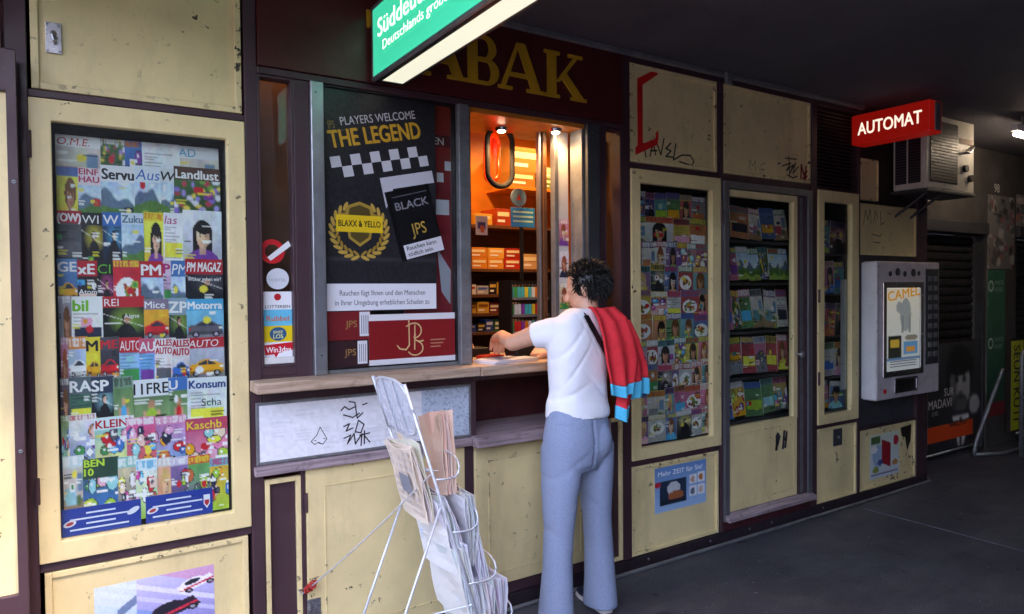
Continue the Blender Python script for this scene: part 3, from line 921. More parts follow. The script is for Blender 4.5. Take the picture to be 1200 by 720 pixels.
# lower doors
def trimmed(x0, x1, z0, z1):
    r_ = kb('lower_panel', 'purple', x0, x1, z0, z1, 0.014, 0.032, 0.001)
    for c in ((x0, x0 + 0.02, z0, z1), (x1 - 0.02, x1, z0, z1), (x0 + 0.02, x1 - 0.02, z1 - 0.02, z1), (x0 + 0.02, x1 - 0.02, z0, z0 + 0.02)):
        MB().box(c[0], c[1], -0.006, 0.0135, c[2], c[3], 'cream_worn').build('bead', r_, 0.003)
    return r_
trimmed(0.664, 0.808, 0.07, 0.808)
trimmed(2.458, 2.569, 0.07, 0.86)
kb('post', 'purple', 0.8085, 0.826, 0.065, 0.8315, -0.004, 0.06)
kb('post', 'purple', 1.578, 1.628, 0.065, 0.8255, -0.004, 0.06)
kb('post', 'purple', 2.345, 2.3975, 0.065, 0.8255, -0.004, 0.06)
def lowdoor(x0, x1, z0, z1, hinge, hasp):
    d = kb('cupboard_door', 'cream', x0, x1, z0, z1, -0.010, 0.012, 0.003)
    MB().ring(x0 + 0.075, x1 - 0.07, z0 + 0.06, z1 - 0.075, 0.006, -0.013, -0.0095, 'cream_worn').build('moulding', d, 0.001)
    for t in (0.12, 0.82):
        z = z0 + (z1 - z0) * t
        MB().tube([(hinge, -0.012, z - 0.04), (hinge, -0.012, z + 0.04)], 0.007, 'purple', 10).build('hinge', d)
    if hasp:
        m = MB()
        m.box(hasp - 0.012, hasp + 0.045, -0.0145, -0.0105, 0.215, 0.285, 'steel')
        m.tube([(hasp - 0.005, -0.016, 0.245), (hasp - 0.005, -0.034, 0.25), (hasp - 0.005, -0.034, 0.265), (hasp - 0.005, -0.016, 0.27)], 0.004, 'steel', 8)
        m.build('hasp', d, 0.001)
lowdoor(0.828, 1.576, 0.07, 0.828, 0.826, 0.835)
lowdoor(1.630, 2.342, 0.125, 0.820, 2.343, 0)
kb('rail', 'purple', 1.628, 2.345, 0.065, 0.123, 0.0, 0.05)
kb('rail', 'purple', 0.66, 1.578, 0.0645, 0.0695, 0.0, 0.05)
# plinth and metal edge strip
kb('plinth', 'plinth', 0.662, 5.79, 0.0, 0.0605, -0.012, 0.05, 0.002)
es = MB()
pts = [(0.67, -0.05), (2.0, -0.05), (3.5, -0.047), (4.8, -0.045), (5.55, -0.04), (5.80, -0.032), (5.87, 0.02), (5.88, 0.14)]
for z0_, z1_, w_ in ((0.001, 0.018, 0.012),):
    es.tube([(x, y, 0.010) for x, y in pts], 0.010, 'alu_dull', 8)
es.build('edge_strip', K)
screws(K, [(2.75, 0.038), (3.26, 0.036), (3.62, 0.040), (3.84, 0.040), (4.4, 0.036)], -0.018, 0.008)

# bays beyond the service window
upA = panel(2.640, 3.345, 2.268, 2.812, bead=0.022)
upB = panel(3.404, 4.278, 2.268, 2.812, bead=0.022)
kb('post', 'purple', 3.3455, 3.3635, 2.265, 2.8115, 0.0, 0.05)
kb('post', 'purple', 3.3865, 3.4035, 2.265, 2.8115, 0.0, 0.05)
def graf(parent, x, z, s, paths, w, mat, y=0.0115):
    m = MB()
    glyphs(m, Sheet((x, y, z)), 0, 0, s, paths, w, mat, 0.0006)
    m.build('graffiti_scrawl', parent)
graf(upA, 2.715, 2.295, 0.10, [[(0.0, 0.9), (0.7, 0.75)], [(0.35, 0.85), (0.55, 0.1)], [(0.85, 0.2), (1.1, 0.95), (1.3, 0.3)], [(0.9, 0.5), (1.4, 0.55)], [(1.4, 0.95), (1.7, 0.35), (1.95, 1.3)], [(2.5, 1.1), (2.1, 0.75), (2.5, 0.65), (2.1, 0.3), (2.7, 0.3)], [(2.9, 1.1), (2.7, 0.15), (3.4, 0.5), (4.1, 0.55), (4.4, 0.2), (4.2, -0.05), (3.2, 0.1)]], 0.009, 'ink')
graf(upB, 4.02, 2.31, 0.09, [[(-0.9, 0.7), (-0.6, 0.8)], [(-0.4, 0.6), (0.6, 0.9), (0.1, 0.3), (0.9, 0.8), (0.5, 0.1), (1.2, 1.0), (0.9, 0.2), (1.5, 0.7)], [(0, 1.2), (1.3, 1.25)], [(0.2, 0.0), (0.9, -0.15), (1.4, 0.0)], [(0.4, 1.4), (0.5, -0.2)]], 0.009, 'ink')
graf(upB, 4.185, 2.285, 0.08, [[(0, 0), (0.05, 1.3)], [(0.05, 1.3), (0.6, 0.1), (0.7, 1.2)], [(0.4, 0.6), (1.0, 0.9), (1.1, 0.5), (0.3, 0.2)]], 0.016, 'ink_red')
graf(upB, 3.66, 2.315, 0.06, [[(0, 0), (0, 1), (0.5, 0.4), (0.9, 1), (0.9, 0)], [(1.6, 0.1), (2.4, 0.2)], [(1.8, 0.6), (2.6, 0.9)]], 0.004, 'ink_faint')
tm = MB()
sh = Sheet((2.66, 0.0115, 2.28))
for i, q in enumerate(([(0.045, 0.07), (0.085, 0.07), (0.085, 0.455), (0.045, 0.455)], [(0.045, 0.455), (0.085, 0.425), (0.20, 0.50), (0.20, 0.535)], [(0.03, 0.075), (0.03, 0.03), (0.20, 0.105), (0.20, 0.145)], [(0.185, 0.13), (0.205, 0.13), (0.205, 0.185), (0.185, 0.17)])):
    tm.prism(sh, q, 0.0004, 0.0018 + 0.0002 * i, 'tape_red')
tm.build('red_paint_mark', upA)
caseB = case(2.636, 3.361, 0.607, 2.230, (0.066, 0.078, 0.066, 0.076), 0.22, 1, hz=(0.45, 0.86), ext=0.074)
lowB = panel(2.640, 3.352, 0.066, 0.570, bead=0.02)

# glazed door
dr = kb('glazed_door', 'cream', 3.432, 4.128, 0.172, 0.690, 0.0, 0.035, 0.003)
MB().ring(3.388, 4.268, 0.1255, 2.219, 0, -0.022, 0.05, 'alu', (0.040, 0.045, 0.001, 0.040)).build('door_case', dr, 0.003)
MB().ring(4.134, 4.222, 0.1725, 2.176, 0, -0.012, 0.05, 'purple', (0.006, 0.03, 0.001, 0.006)).build('inner_jamb', dr, 0.002)
MB().box(4.142, 4.19, -0.004, 0.05, 0.175, 2.168, 'alu_dull').build('inner_jamb', dr, 0.003)
MB().ring(3.432, 4.132, 0.6905, 2.174, 0, -0.002, 0.036, 'cream', (0.012, 0.042, 0.012, 0.042)).build('door_frame', dr, 0.003)
MB().box(3.442, 4.092, 0.016, 0.020, 0.70, 2.134, 'glass').build('pane', dr)
MB().ring(3.452, 4.09, 0.215, 0.655, 0.005, -0.004, -0.0005, 'cream_worn').build('moulding', dr, 0.001)
MB().prism(Sheet((3.39, 0, 0), (0, 1, 0)), [(-0.055, 0.130), (0.04, 0.130), (0.04, 0.170), (-0.012, 0.170), (-0.055, 0.150)], 0, 0.88, 'worn_rail').build('threshold', dr)
kb('step_riser', 'niche_red', 3.388, 4.28, 0.061, 0.1295, -0.004, 0.05, 0.002)
g = MB()
glyphs(g, Sheet((3.905, -0.0005, 0.505)), 0, 0, 0.10, [[(0, 0), (0.15, 1.0), (0.35, 0.8), (0.15, 0.3)], [(0.05, 0.9), (0.05, 0.0)], [(0.7, 0.0), (0.85, 1.1)], [(0.95, 0.05), (1.1, 1.0)], [(0.75, 0.6), (1.05, 0.55)]], 0.022, 'dark_grey', 0.0006)
g.build('graffiti_scrawl', dr)
kn = MB()
kn.tube([(4.11, -0.003, 1.12), (4.11, -0.04, 1.12)], 0.008, 'steel', 10)
kn.ball((4.11, -0.05, 1.12), (0.022, 0.016, 0.022), 'steel')
kn.build('door_knob', dr)
for z in (0.35, 1.9):
    MB().tube([(3.431, -0.006, z - 0.045), (3.431, -0.006, z + 0.045)], 0.007, 'steel', 10).build('hinge', dr)
for z in (0.715, 0.99, 1.285, 1.60, 1.87):
    MB().box(3.44, 4.165, 0.052, 0.26, z - 0.016, z, 'dark_grey').build('shelf', dr, 0.002)
MB().box(3.40, 4.27, 0.262, 0.275, 0.17, 2.2, 'case_dark').build('backing_board', dr)
# narrow case + panel below
caseC = case(4.345, 4.829, 0.614, 2.234, (0.068, 0.088, 0.066, 0.078), 0.20, -1, hz=(0.55, 0.2), ext=0.082)
lowC = panel(4.346, 4.829, 0.063, 0.582, bead=0.02)
lk = MB()
lk.box(4.555, 4.655, 0.004, 0.0118, 0.44, 0.575, 'dark_grey')
lk.tube([(4.605, 0.004, 0.50), (4.605, -0.004, 0.50)], 0.012, 'alu_dull', 12)
lk.build('lock_plate', lowC, 0.001)
graf(lowC, 4.58, 0.31, 0.08, [[(0.1, 1), (0.3, 0.8), (0.25, 0.1)], [(0.2, 0.4), (0.5, 0.3)]], 0.008, 'board_dark')
# louvre
lv = kb('louvre_vent', 'black', 4.343, 4.831, 2.252, 2.811, 0.045, 0.05, 0)
for i in range(22):
    z = 2.262 + i * 0.0247
    m = MB()
    m.obox((4.587, 0.018, z + 0.006), (0.243, 0, 0), (0, 0.016, 0.009), (0, -0.0012, 0.002), 'purple')
    m.build('slat', lv)
# end bay: boards above the vending machine
kb('panel', 'board_dark', 4.863, 5.649, 2.18, 2.811, 0.02, 0.03, 0)
panel(4.868, 5.10, 2.20, 2.50, bead=0.012, inset=0.006)
pE = panel(4.868, 5.645, 1.80, 2.175, bead=0.018)
graf(pE, 4.93, 2.02, 0.11, [[(0, 0), (0.2, 1), (0.5, 0.3), (0.8, 1.1), (0.9, 0.1)], [(1.2, 0.2), (1.4, 1.0), (1.7, 0.5)], [(2.0, 1.0), (2.1, 0.1), (2.6, 0.3)], [(2.9, 0.9), (3.3, 0.9)], [(1.0, -0.6), (2.0, -0.7), (2.2, -0.5)], [(1.2, -1.1), (2.0, -1.15)]], 0.007, 'ink_faint')
kb('panel', 'dark_grey', 4.863, 5.649, 0.531, 1.80, 0.022, 0.03, 0.001)
lowE = panel(4.864, 5.648, 0.062, 0.510, mat='cream_worn', bead=0.02)
MB().prism(Sheet((5.44, 0.0115, 0.30)), [(0, 0.17), (0.16, 0.18), (0.15, 0.05), (0.10, -0.02), (0.07, 0.09), (0.02, 0.10)], 0.0003, 0.001, 'board_dark').build('paint_loss', lowE)
# metal strip where the ceiling meets the front
tr = kb('ceiling_trim', 'alu_dull', 0.66, 4.84, CEIL - 0.028, CEIL - 0.002, -0.05, -0.021, 0.003)
MB().box(3.352, 3.40, -0.072, -0.0505, CEIL - 0.075, CEIL - 0.003, 'alu_dull').build('bracket', tr, 0.003)

# interior shelving (parts of the kiosk)
SHELF = []
def shelf(x0, x1, z, y0, y1, mat='brown_wood'):
    kb('shelf', mat, x0, x1, z - 0.02, z, y0, y1, 0.001)
for z in (1.30, 1.42, 1.54, 1.704, 1.985):
    shelf(1.80, 3.30, z, 0.95, 1.22)
shelf(2.44, 3.0, 2.247, 0.95, 1.22, 'orange_wood')
kb('shelf_back', 'brown_wood', 1.78, 3.32, 0.06, 1.985, 1.221, 1.24, 0)
kb('shelf_back', 'orange_wood', 1.78, 3.32, 1.986, 2.799, 1.221, 1.24, 0)
kb('shelf_side', 'orange_wood', 1.78, 1.80, 0.06, 2.799, 0.95, 1.22, 0)
kb('shelf_side', 'brown_wood', 3.30, 3.32, 0.06, 2.799, 0.95, 1.22, 0)

# neighbouring shutter leaf at the kiosk's end
nb = thing('shutter_leaf', (-0.4, -0.05, 0), 'purple-framed cream shutter leaf folded beside the tall magazine case', 'shutter')
MB().ring(-0.86, -0.116, 0.03, 2.36, 0, -0.10, -0.055, 'purple', (0.03, 0.028, 0.55, 0.14)).build('frame', nb, 0.004)
MB().box(-0.83, -0.144, -0.085, -0.07, 0.58, 2.22, 'cream').build('panel', nb, 0)
screws(nb, [(-0.128, 1.93), (-0.128, 1.05)], -0.104, 0.007)
MB().box(-0.86, -0.16, -0.05, 0.02, 0.0, 0.03, 'plinth').build('foot_rail', nb)
nbw = thing('neighbour_stall', (-1.5, 0.4, 0), 'dark red stall front with grey pipes beyond the folded shutter leaf', 'stall')
MB().box(-3.2, -0.152, 0.05, 0.4, 0.0, CEIL, 'fascia_red').build('wall', nbw)
MB().tube([(-0.168, -0.02, 2.38), (-0.170, -0.02, 2.6), (-0.175, -0.02, 2.84)], 0.010, 'wire', 10).build('pipe', nbw)
MB().tube([(-0.24, -0.02, 2.30), (-0.24, -0.02, 2.84)], 0.022, 'alu_dull', 12).build('pipe', nbw)
MB().box(-0.23, -0.182, -0.05, 0.0, 2.40, 2.47, 'white_paint').build('junction_box', nbw, 0.006)

# ================================================================ BEYOND THE KIOSK
WY = 0.25
bw_ = thing('passage_building', (8.5, 0.6, 0), 'dark concrete building wall with roller shutters beyond the kiosk end', 'building')
MB().box(5.83, 6.20, WY, WY + 0.3, 0, CEIL, 'concrete_wall').build('wall', bw_)
MB().box(6.20, 13.5, WY, WY + 0.3, 2.16, CEIL, 'concrete_wall').build('wall', bw_)
MB().box(7.42, 8.02, WY, WY + 0.3, 0, 2.1595, 'concrete_wall').build('pillar', bw_, 0.004)
MB().box(9.9, 13.5, WY, WY + 0.3, 0, 2.1595, 'concrete_wall').build('wall', bw_)
for x0, x1 in ((6.2, 7.42), (8.02, 9.9)):
    hb = MB().box(x0 + 0.02, x1 - 0.02, WY - 0.03, WY + 0.05, 2.05, 2.158, 'dark_grey').build('shutter_box', bw_, 0.006)
    MB().ring(x0 + 0.005, x1 - 0.005, 0.0, 2.049, 0, WY + 0.01, WY + 0.08, 'dark_grey', (0.05, 0.05, 0.03, 0.01)).build('shutter_frame', bw_, 0.003)
    rs_ = MB().box(x0 + 0.05, x1 - 0.05, WY + 0.115, WY + 0.125, 0.03, 2.04, 'black').build('roller_shutter', bw_)
    for i in range(25):
        z = 0.04 + i * 0.08
        k = 6
        pr = [(0.0, 0.0), (-0.014, 0.012), (-0.018, 0.036), (-0.014, 0.062), (0.0, 0.074)]
        MB().prism(Sheet((x0 + 0.056, WY + 0.113, z), (0, 1, 0)), pr, 0, x1 - x0 - 0.112, 'shutter').build('slat', rs_)

# fluorescent batten at the far end
fl = thing('fluorescent_lamp', (6.68, -0.5, 2.69), 'lit fluorescent tube lamp hanging under the dark ceiling by the street number', 'lamp')
emit('tube_light', (1.0, 0.90, 0.72), 2.2)
MB().box(6.06, 7.3, -0.525, -0.475, 2.735, 2.785, 'white_paint').build('housing', fl, 0.004)
MB().tube([(6.08, -0.50, 2.712), (7.28, -0.50, 2.712)], 0.016, 'tube_light', 12).build('tube', fl)
for x in (6.2, 7.1):
    MB().tube([(x, -0.50, 2.784), (x, -0.50, CEIL - 0.001)], 0.006, 'alu_dull', 8).build('hanger', fl)

def poster(name, x0, x1, z0, z1, Y, img, label, cat='poster', extra=None, mat='print', group=None, U=(1, 0, 0), th=0.001, O=None):
    """flat printed sheet facing the viewer's side of the wall"""
    w, h = x1 - x0, z1 - z0
    sh = Sheet(O if O is not None else (x0, Y, z0), U)
    m = MB()
    m.raster(sh, w, h, img, th, mat)
    q = [sh(a, b, n) for n in (0.0001, th) for a, b in ((0, 0), (w, 0), (w, h), (0, h))]
    m.add(q, [(0, 3, 2, 1), (0, 1, 5, 4), (1, 2, 6, 5), (2, 3, 7, 6), (3, 0, 4, 7)], mat, hx('d8d6d0'))
    if extra:
        extra(m, sh, w, h)
    return m.build(name, None, 0, False, label, cat, group)

# portrait concert poster on the shutter frame
def portrait(n=64):
    p = Pic(56, 64, hx('3a3a3c'))
    p.grad(hx('2c2c2e'), hx('1e1e20'))
    p.ell(0.60, 0.30, 0.27, 0.27, hx('141416'))
    p.ell(0.60, 0.42, 0.19, 0.27, hx('7c7a78'))
    p.put((((p.x - .60) / .19) ** 2 + ((p.y - .42) / .27) ** 2 < 1) & (p.x < 0.53), hx('3c3b3d'), 0.75)
    p.put((((p.x - .60) / .24) ** 2 + ((p.y - .21) / .12) ** 2 < 1), hx('121214'))
    for ex_ in (0.53, 0.68):
        p.ell(ex_, 0.345, 0.05, 0.010, hx('1a1a1c')); p.ell(ex_, 0.375, 0.038, 0.016, hx('29292b'))
    p.rect(0.595, 0.37, 0.615, 0.48, hx('94928f'), 0.6); p.ell(0.605, 0.485, 0.035, 0.018, hx('555355'))
    p.ell(0.60, 0.60, 0.15, 0.11, hx('2e2d2f'), 0.8); p.ell(0.605, 0.555, 0.06, 0.014, hx('4a4446')); p.ell(0.605, 0.528, 0.075, 0.012, hx('1c1c1e'))
    p.ell(0.62, 0.95, 0.55, 0.30, hx('222226'))
    p.put((abs(p.x - 0.62) < 0.10 * (1.1 - p.y) * 4) & (p.y > 0.70), hx('b8b6b4'))
    p.put((abs(p.x - 0.62) < 0.03) & (p.y > 0.72), hx('1a1a1c'))
    p.ell(0.88, 0.62, 0.10, 0.09, hx('8a8886'))
    p.rect(0.0, 0.755, 1, 0.775, hx('2a2a2c'))
    p.blur()
    return p
def portrait_text(m, sh, w, h):
    m.quad(sh, 0.0, w * 0.86, h * 0.085, h * 0.235, hx('f0501c'), 0.0013)
    m.text(sh, 'FABELHAFT', w * 0.40, h * 0.20, h * 0.055, hx('1a1a1a'), 0.0017, 0.02, maxw=w * 0.44)
    m.text(sh, 'SUR', w * 0.30, h * 0.505, h * 0.075, hx('d8d6d4'), 0.0013, 0.01, maxw=w * 0.4)
    m.text(sh, 'MADAVI', w * 0.02, h * 0.40, h * 0.085, hx('d8d6d4'), 0.0013, 0.01, maxw=w * 0.55)
    m.text(sh, 'LIVE', w * 0.08, h * 0.335, h * 0.045, hx('b8b6b4'), 0.0013, 0.01)
poster('concert_poster', 6.32, 7.28, 0.10, 1.055, WY - 0.004, np.clip(portrait().a * 1.9, 0, 0.8), 'black and white portrait poster with an orange strip on the roller shutter', extra=portrait_text)
MB().box(6.31, 7.29, WY - 0.0035, WY + 0.009, 0.09, 1.065, 'board_dark').build('backing_board', bw_)
def green_sheet():
    p = Pic(30, 60, hx('2c6a50'))
    p.grad(hx('2f7558'), hx('235442'))
    p.rect(0.0, 0.9, 1, 1, hx('8a2a30'))
    p.speck(0.35, nrs, 3)
    return p
def green_text(m, sh, w, h):
    for v in (0.50, 0.89):
        m.annulus(sh, w * 0.2, h * v, 0.055, 0.035, hx('cfe0d8'), 0.0013)
        m.text(sh, 'WHITE', w * 0.40, h * v + 0.012, 0.045, hx('9cc4b4'), 0.0013, 0.01, maxw=w * 0.5)
        m.text(sh, 'NOISE', w * 0.40, h * v - 0.055, 0.045, hx('9cc4b4'), 0.0013, 0.01, maxw=w * 0.5)
poster('event_poster', 7.425, 7.80, 0.30, 1.72, WY - 0.001, green_sheet().a, 'tall dark green event poster pasted on the concrete pillar', extra=green_text)
p = Pic(28, 40, hx('7a7674'))
for i in range(60):
    x, y = nrs.rand(2)
    p.ell(x, y, 0.03 + 0.07 * nrs.rand(), 0.02 + 0.05 * nrs.rand(), [hx('3a3838'), hx('a8a4a0'), hx('8a5a5c'), hx('5a5856')][nrs.randint(4)])
poster('torn_poster', 7.43, 7.99, 1.73, 2.44, WY - 0.001, p.a, 'torn grey paste-up sheets under the street number on the pillar', extra=None, mat='print_matte')
p = Pic(28, 30, hx('8a8482'))
for i in range(40):
    x, y = nrs.rand(2)
    p.ell(x, y, 0.04 + 0.1 * nrs.rand(), 0.03 + 0.08 * nrs.rand(), [hx('4a4644'), hx('b06a60'), hx('c8b4a8'), hx('6a6866')][nrs.randint(4)])
poster('torn_poster', 8.03, 8.8, 2.165, 2.48, WY - 0.001, p.a, 'reddish torn paste-up sheet above the far roller shutter', mat='print_matte')
def yellow_text(m, sh, w, h):
    m.text(sh, 'SEUN KUTI', w * 0.75, h * 0.05, w * 0.5, hx('15150f'), 0.0013, 0.02, fit=h * 0.82, rot=math.pi / 2)
poster('band_poster', 7.83, 8.10, 0.13, 1.02, WY - 0.045, Pic(10, 30, hx('d8dc2a')).grad(hx('dce03a'), hx('c4cc20')).a, 'yellow strip poster lettered in black beside the green poster', extra=lambda m, sh, w, h: m.text(sh, 'SEUN KUTI', w * 0.22, h * 0.95, w * 0.55, hx('15150f'), 0.0013, 0.02, fit=h * 0.84, rot=-math.pi / 2))
MB().box(7.82, 8.11, WY - 0.0445, WY - 0.002, 0.12, 1.03, 'board_dark').build('backing_board', bw_)
n98 = MB()
n98.text(Sheet((7.55, WY - 0.001, 2.47)), '98', 0, 0, 0.085, hx('d8d4cc'), 0.003, 0.01, mat='print_matte')
n98.build('street_number', None, 0, False, 'pale street number painted on the dark wall above the pillar', 'number')

# tubular barrier at the far end
ba = thing('crowd_barrier', (7.6, 0.0, 0), 'galvanised tubular barrier standing before the far posters', 'barrier')
def arc(pts, k=6):
    out = []
    for i in range(len(pts)):
        if i in (0, len(pts) - 1):
            out.append(np.array(pts[i], float)); continue
        a, b, c = (np.array(pts[j], float) for j in (i - 1, i, i + 1))
        r_ = 0.10
        p0 = b + (a - b) / np.linalg.norm(a - b) * min(r_, np.linalg.norm(a - b) / 2)
        p2 = b + (c - b) / np.linalg.norm(c - b) * min(r_, np.linalg.norm(c - b) / 2)
        for t in range(k + 1):
            t /= k
            out.append((1 - t) ** 2 * p0 + 2 * t * (1 - t) * b + t * t * p2)
    return out
MB().tube(arc([(6.98, 0.16, 0.02), (7.0, 0.16, 0.12), (7.28, 0.07, 0.75), (7.30, 0.06, 0.80)]), 0.017, 'alu_dull', 10).build('brace', ba, smooth=True)
MB().tube(arc([(7.27, -0.10, 0.015), (7.27, -0.10, 0.98), (9.4, -0.10, 0.98), (9.4, -0.10, 0.015)]), 0.018, 'alu_dull', 10).build('frame', ba, smooth=True)
MB().tube([(6.98, 0.165, 0.02), (7.27, 0.04, 0.02), (7.9, 0.04, 0.02)], 0.016, 'alu_dull', 10).build('foot', ba, smooth=True)
MB().tube([(7.27, -0.1, 0.55), (9.4, -0.1, 0.55)], 0.010, 'wire', 10).build('bar', ba)
MB().tube([(7.27, -0.1, 0.20), (9.4, -0.1, 0.20)], 0.010, 'wire', 10).build('bar', ba)

# ================================================================ SIGNS
def letters(sh, body, u, v, h, fit, mat, parent, bold):
    """a line of lettering, each letter a part of its own"""
    k = fit / text2d(body)[2]
    for i, ch in enumerate(body):
        if ch == ' ':
            continue
        w = text2d(ch)[2]
        m = MB()
        m.text(sh, ch, u + (text2d(body[:i + 1])[2] - w) * k, v, h, (1, 1, 1), 0.0012, bold, fit=w * k, mat=mat)
        m.build('letter', parent)
# green newspaper lightbox
gs = thing('lightbox_sign', (1.19, -0.7, 2.44), 'green lit newspaper lightbox sign projecting from the kiosk fascia', 'sign')
emit('lb_green', hx('06a585'), 0.11)
emit('lb_white', (0.80, 0.90, 0.74), 0.058)
Y0, Y1, Z0, Z1, XA, XB = -0.05, -1.42, 2.458, 2.770, 1.126, 1.262
m = MB()
for (z0, z1) in ((Z0, Z0 + 0.016), (Z1 - 0.016, Z1)):
    m.box(XA - 0.003, XA + 0.012, Y1, Y0, z0, z1, 'alu')
for (y0, y1) in ((Y0 - 0.014, Y0), (Y1, Y1 + 0.014)):
    m.box(XA - 0.003, XA + 0.012, y0, y1, Z0 + 0.016, Z1 - 0.016, 'alu')
m.build('face_frame', gs, 0.002)
m = MB()
m.box(XA + 0.013, XA + 0.030, Y1, Y0, Z0, Z0 + 0.014, 'black')
m.box(XB - 0.010, XB, Y1, Y0, Z0, Z1, 'black')
m.box(XA + 0.013, XB - 0.0105, Y1, Y0, Z1 - 0.012, Z1, 'black')
m.box(XA + 0.0305, XB - 0.0105, Y0 - 0.03, Y0, Z0, Z1 - 0.0125, 'black')
m.box(XA + 0.0305, XB - 0.0105, Y1, Y1 + 0.03, Z0, Z1 - 0.0125, 'black')
m.build('housing', gs, 0)
MB().box(XA + 0.0305, XB - 0.0105, Y1 + 0.0305, Y0 - 0.0305, Z0 + 0.003, Z0 + 0.008, 'lb_white').build('diffuser', gs)
fg = MB().box(XA, XA + 0.004, Y1 + 0.014, Y0 - 0.014, Z0 + 0.016, Z1 - 0.016, 'lb_green').build('face', gs)
sh = Sheet((XA, Y0 - 0.014, Z0 + 0.016), (0, -1, 0))
m = MB()
emit('lb_text', hx('e8f2ea'), 0.11)
letters(sh, 'Süddeutsche Zeitung', 0.055, 0.150, 0.078, 1.10, 'lb_text', gs, 0.012)
m = MB()
m.text(sh, 'Deutschlands große Tageszeitung', 0.105, 0.085, 0.042, (1, 1, 1), 0.001, 0.0, fit=0.98, mat='lb_text')
m.build('lettering', gs)
for y in (-0.3, -1.1):
    MB().box(1.18, 1.21, y - 0.015, y + 0.015, Z1 + 0.0005, CEIL - 0.0005, 'black').build('hanger', gs)
MB().box(1.16, 1.23, -0.0495, -0.0205, 2.55, 2.70, 'black').build('wall_bracket', gs)
# red vending sign
rs = thing('vending_sign', (4.82, -0.27, 2.57), 'red lit box sign reading AUTOMAT above the cigarette machine', 'sign')
emit('sign_red', hx('b01810'), 0.022)
emit('sign_text', (0.85, 0.84, 0.72), 0.07)
MB().box(4.742, 4.90, -0.545, -0.004, 2.572, 2.782, 'sign_red').build('light_box', rs, 0.014)
MB().box(4.792, 4.87, -0.552, -0.5455, 2.585, 2.77, 'alu_dull').build('end_plate', rs, 0.003)
sh = Sheet((4.742, -0.02, 2.585), (0, -1, 0))
letters(sh, 'AUTOMAT', 0.037, 0.052, 0.088, 0.435, 'sign_text', rs, 0.03)
# air conditioner
ac = thing('air_conditioner', (5.66, -0.12, 2.27), 'boxy off-white air conditioner with black grilles under the ceiling', 'air conditioner')
MB().box(5.30, 6.035, -0.24, 0.0, 2.285, 2.835, 'ac_white').build('casing', ac, 0.012)
g = MB()
g.box(5.2965, 5.2995, -0.205, -0.02, 2.33, 2.79, 'black')
g.build('side_grille', ac)
for i in range(22):
    MB().box(5.292, 5.2962, -0.203, -0.022, 2.338 + i * 0.0205, 2.346 + i * 0.0205, 'dark_grey').build('slat', ac)
MB().box(5.290, 5.2915, -0.118, -0.108, 2.33, 2.79, 'ac_white').build('grille_bar', ac)
MB().box(5.36, 5.76, -0.2445, -0.2405, 2.34, 2.79, 'black').build('front_grille', ac)
for i in range(20):
    MB().box(5.362, 5.758, -0.2485, -0.2448, 2.348 + i * 0.0222, 2.355 + i * 0.0222, 'shutter').build('slat', ac)
MB().box(5.80, 6.0, -0.2445, -0.2405, 2.66, 2.70, 'counter_wood').build('name_strip', ac)
for z, x in ((2.47, 5.87), (2.40, 5.95)):
    m = MB()
    m.tube([(x, -0.2405, z), (x, -0.265, z)], 0.028, 'black', 14)
    m.build('knob', ac)
m = MB()
m.tube([(5.80, -0.25, 2.58), (5.88, -0.275, 2.59), (5.98, -0.255, 2.64), (6.02, -0.25, 2.66)], 0.010, 'chrome', 8)
m.build('handle', ac, smooth=True)
br = MB()
br.box(5.30, 6.03, -0.25, 0.0195, 2.262, 2.2845, 'dark_grey')
br.build('bracket', ac, 0.003)
for x in (5.36, 5.58):
    m = MB()
    m.tube([(x, -0.22, 2.262), (x, 0.015, 2.10)], 0.010, 'dark_grey', 8)
    m.build('strut', ac)

# cigarette machine
vm = thing('cigarette_machine', (5.37, -0.04, 0.73), 'grey metal cigarette vending machine mounted under the red sign', 'vending machine')
VX0, VX1, VZ0, VZ1, VY = 4.925, 5.815, 0.735, 1.752, -0.092
body = MB().box(VX0, VX1, VY, 0.0215, VZ0, VZ1, 'machine').build('body', vm, 0.012)
MB().box(VX0 - 0.006, VX0 - 0.0005, VY + 0.008, 0.02, VZ0 + 0.01, VZ1 - 0.01, 'machine_lit').build('side_panel', vm, 0.002)  # daylight on this side put into a paler colour than the body
MB().ring(4.99, 5.55, 0.90, 1.60, 0.045, VY - 0.016, VY - 0.0005, 'chrome').build('screen_frame', vm, 0.006)
p = Pic(48, 64, hx('c8d4da'))
p.grad(hx('e6e4da'), hx('c4d2dc'))
p.ell(0.58, 0.33, 0.16, 0.20, hx('9aa4aa')); p.rect(0.46, 0.34, 0.52, 0.55, hx('848e94')); p.rect(0.66, 0.34, 0.72, 0.55, hx('848e94')); p.ell(0.40, 0.24, 0.09, 0.07, hx('9aa4aa'))
p.rect(0.08, 0.58, 0.46, 0.84, hx('22261f')); p.rect(0.14, 0.63, 0.40, 0.72, hx('c8a83a')); p.rect(0.0, 0.84, 1, 0.88, hx('5a84b0'))
p.rect(0.52, 0.66, 0.94, 0.82, hx('5a9ad0')); p.rect(0.60, 0.72, 0.85, 0.78, hx('d89a3a')); p.ell(0.75, 0.61, 0.2, 0.035, hx('8a8478'))
def vt(m, sh, w, h):
    m.text(sh, 'CAMEL', w * 0.06, h * 0.84, h * 0.12, hx('e0a01c'), 0.0012, 0.03, fit=w * 0.95, rot=0.10, mat='print_lit')
    for i in range(3):
        m.quad(sh, w * 0.12, w * 0.9, h * (0.10 - 0.03 * i), h * (0.112 - 0.03 * i), hx('6a7684'), 0.0012, 'print_lit')
printed('print_screen', 0.2, emis=0.03)
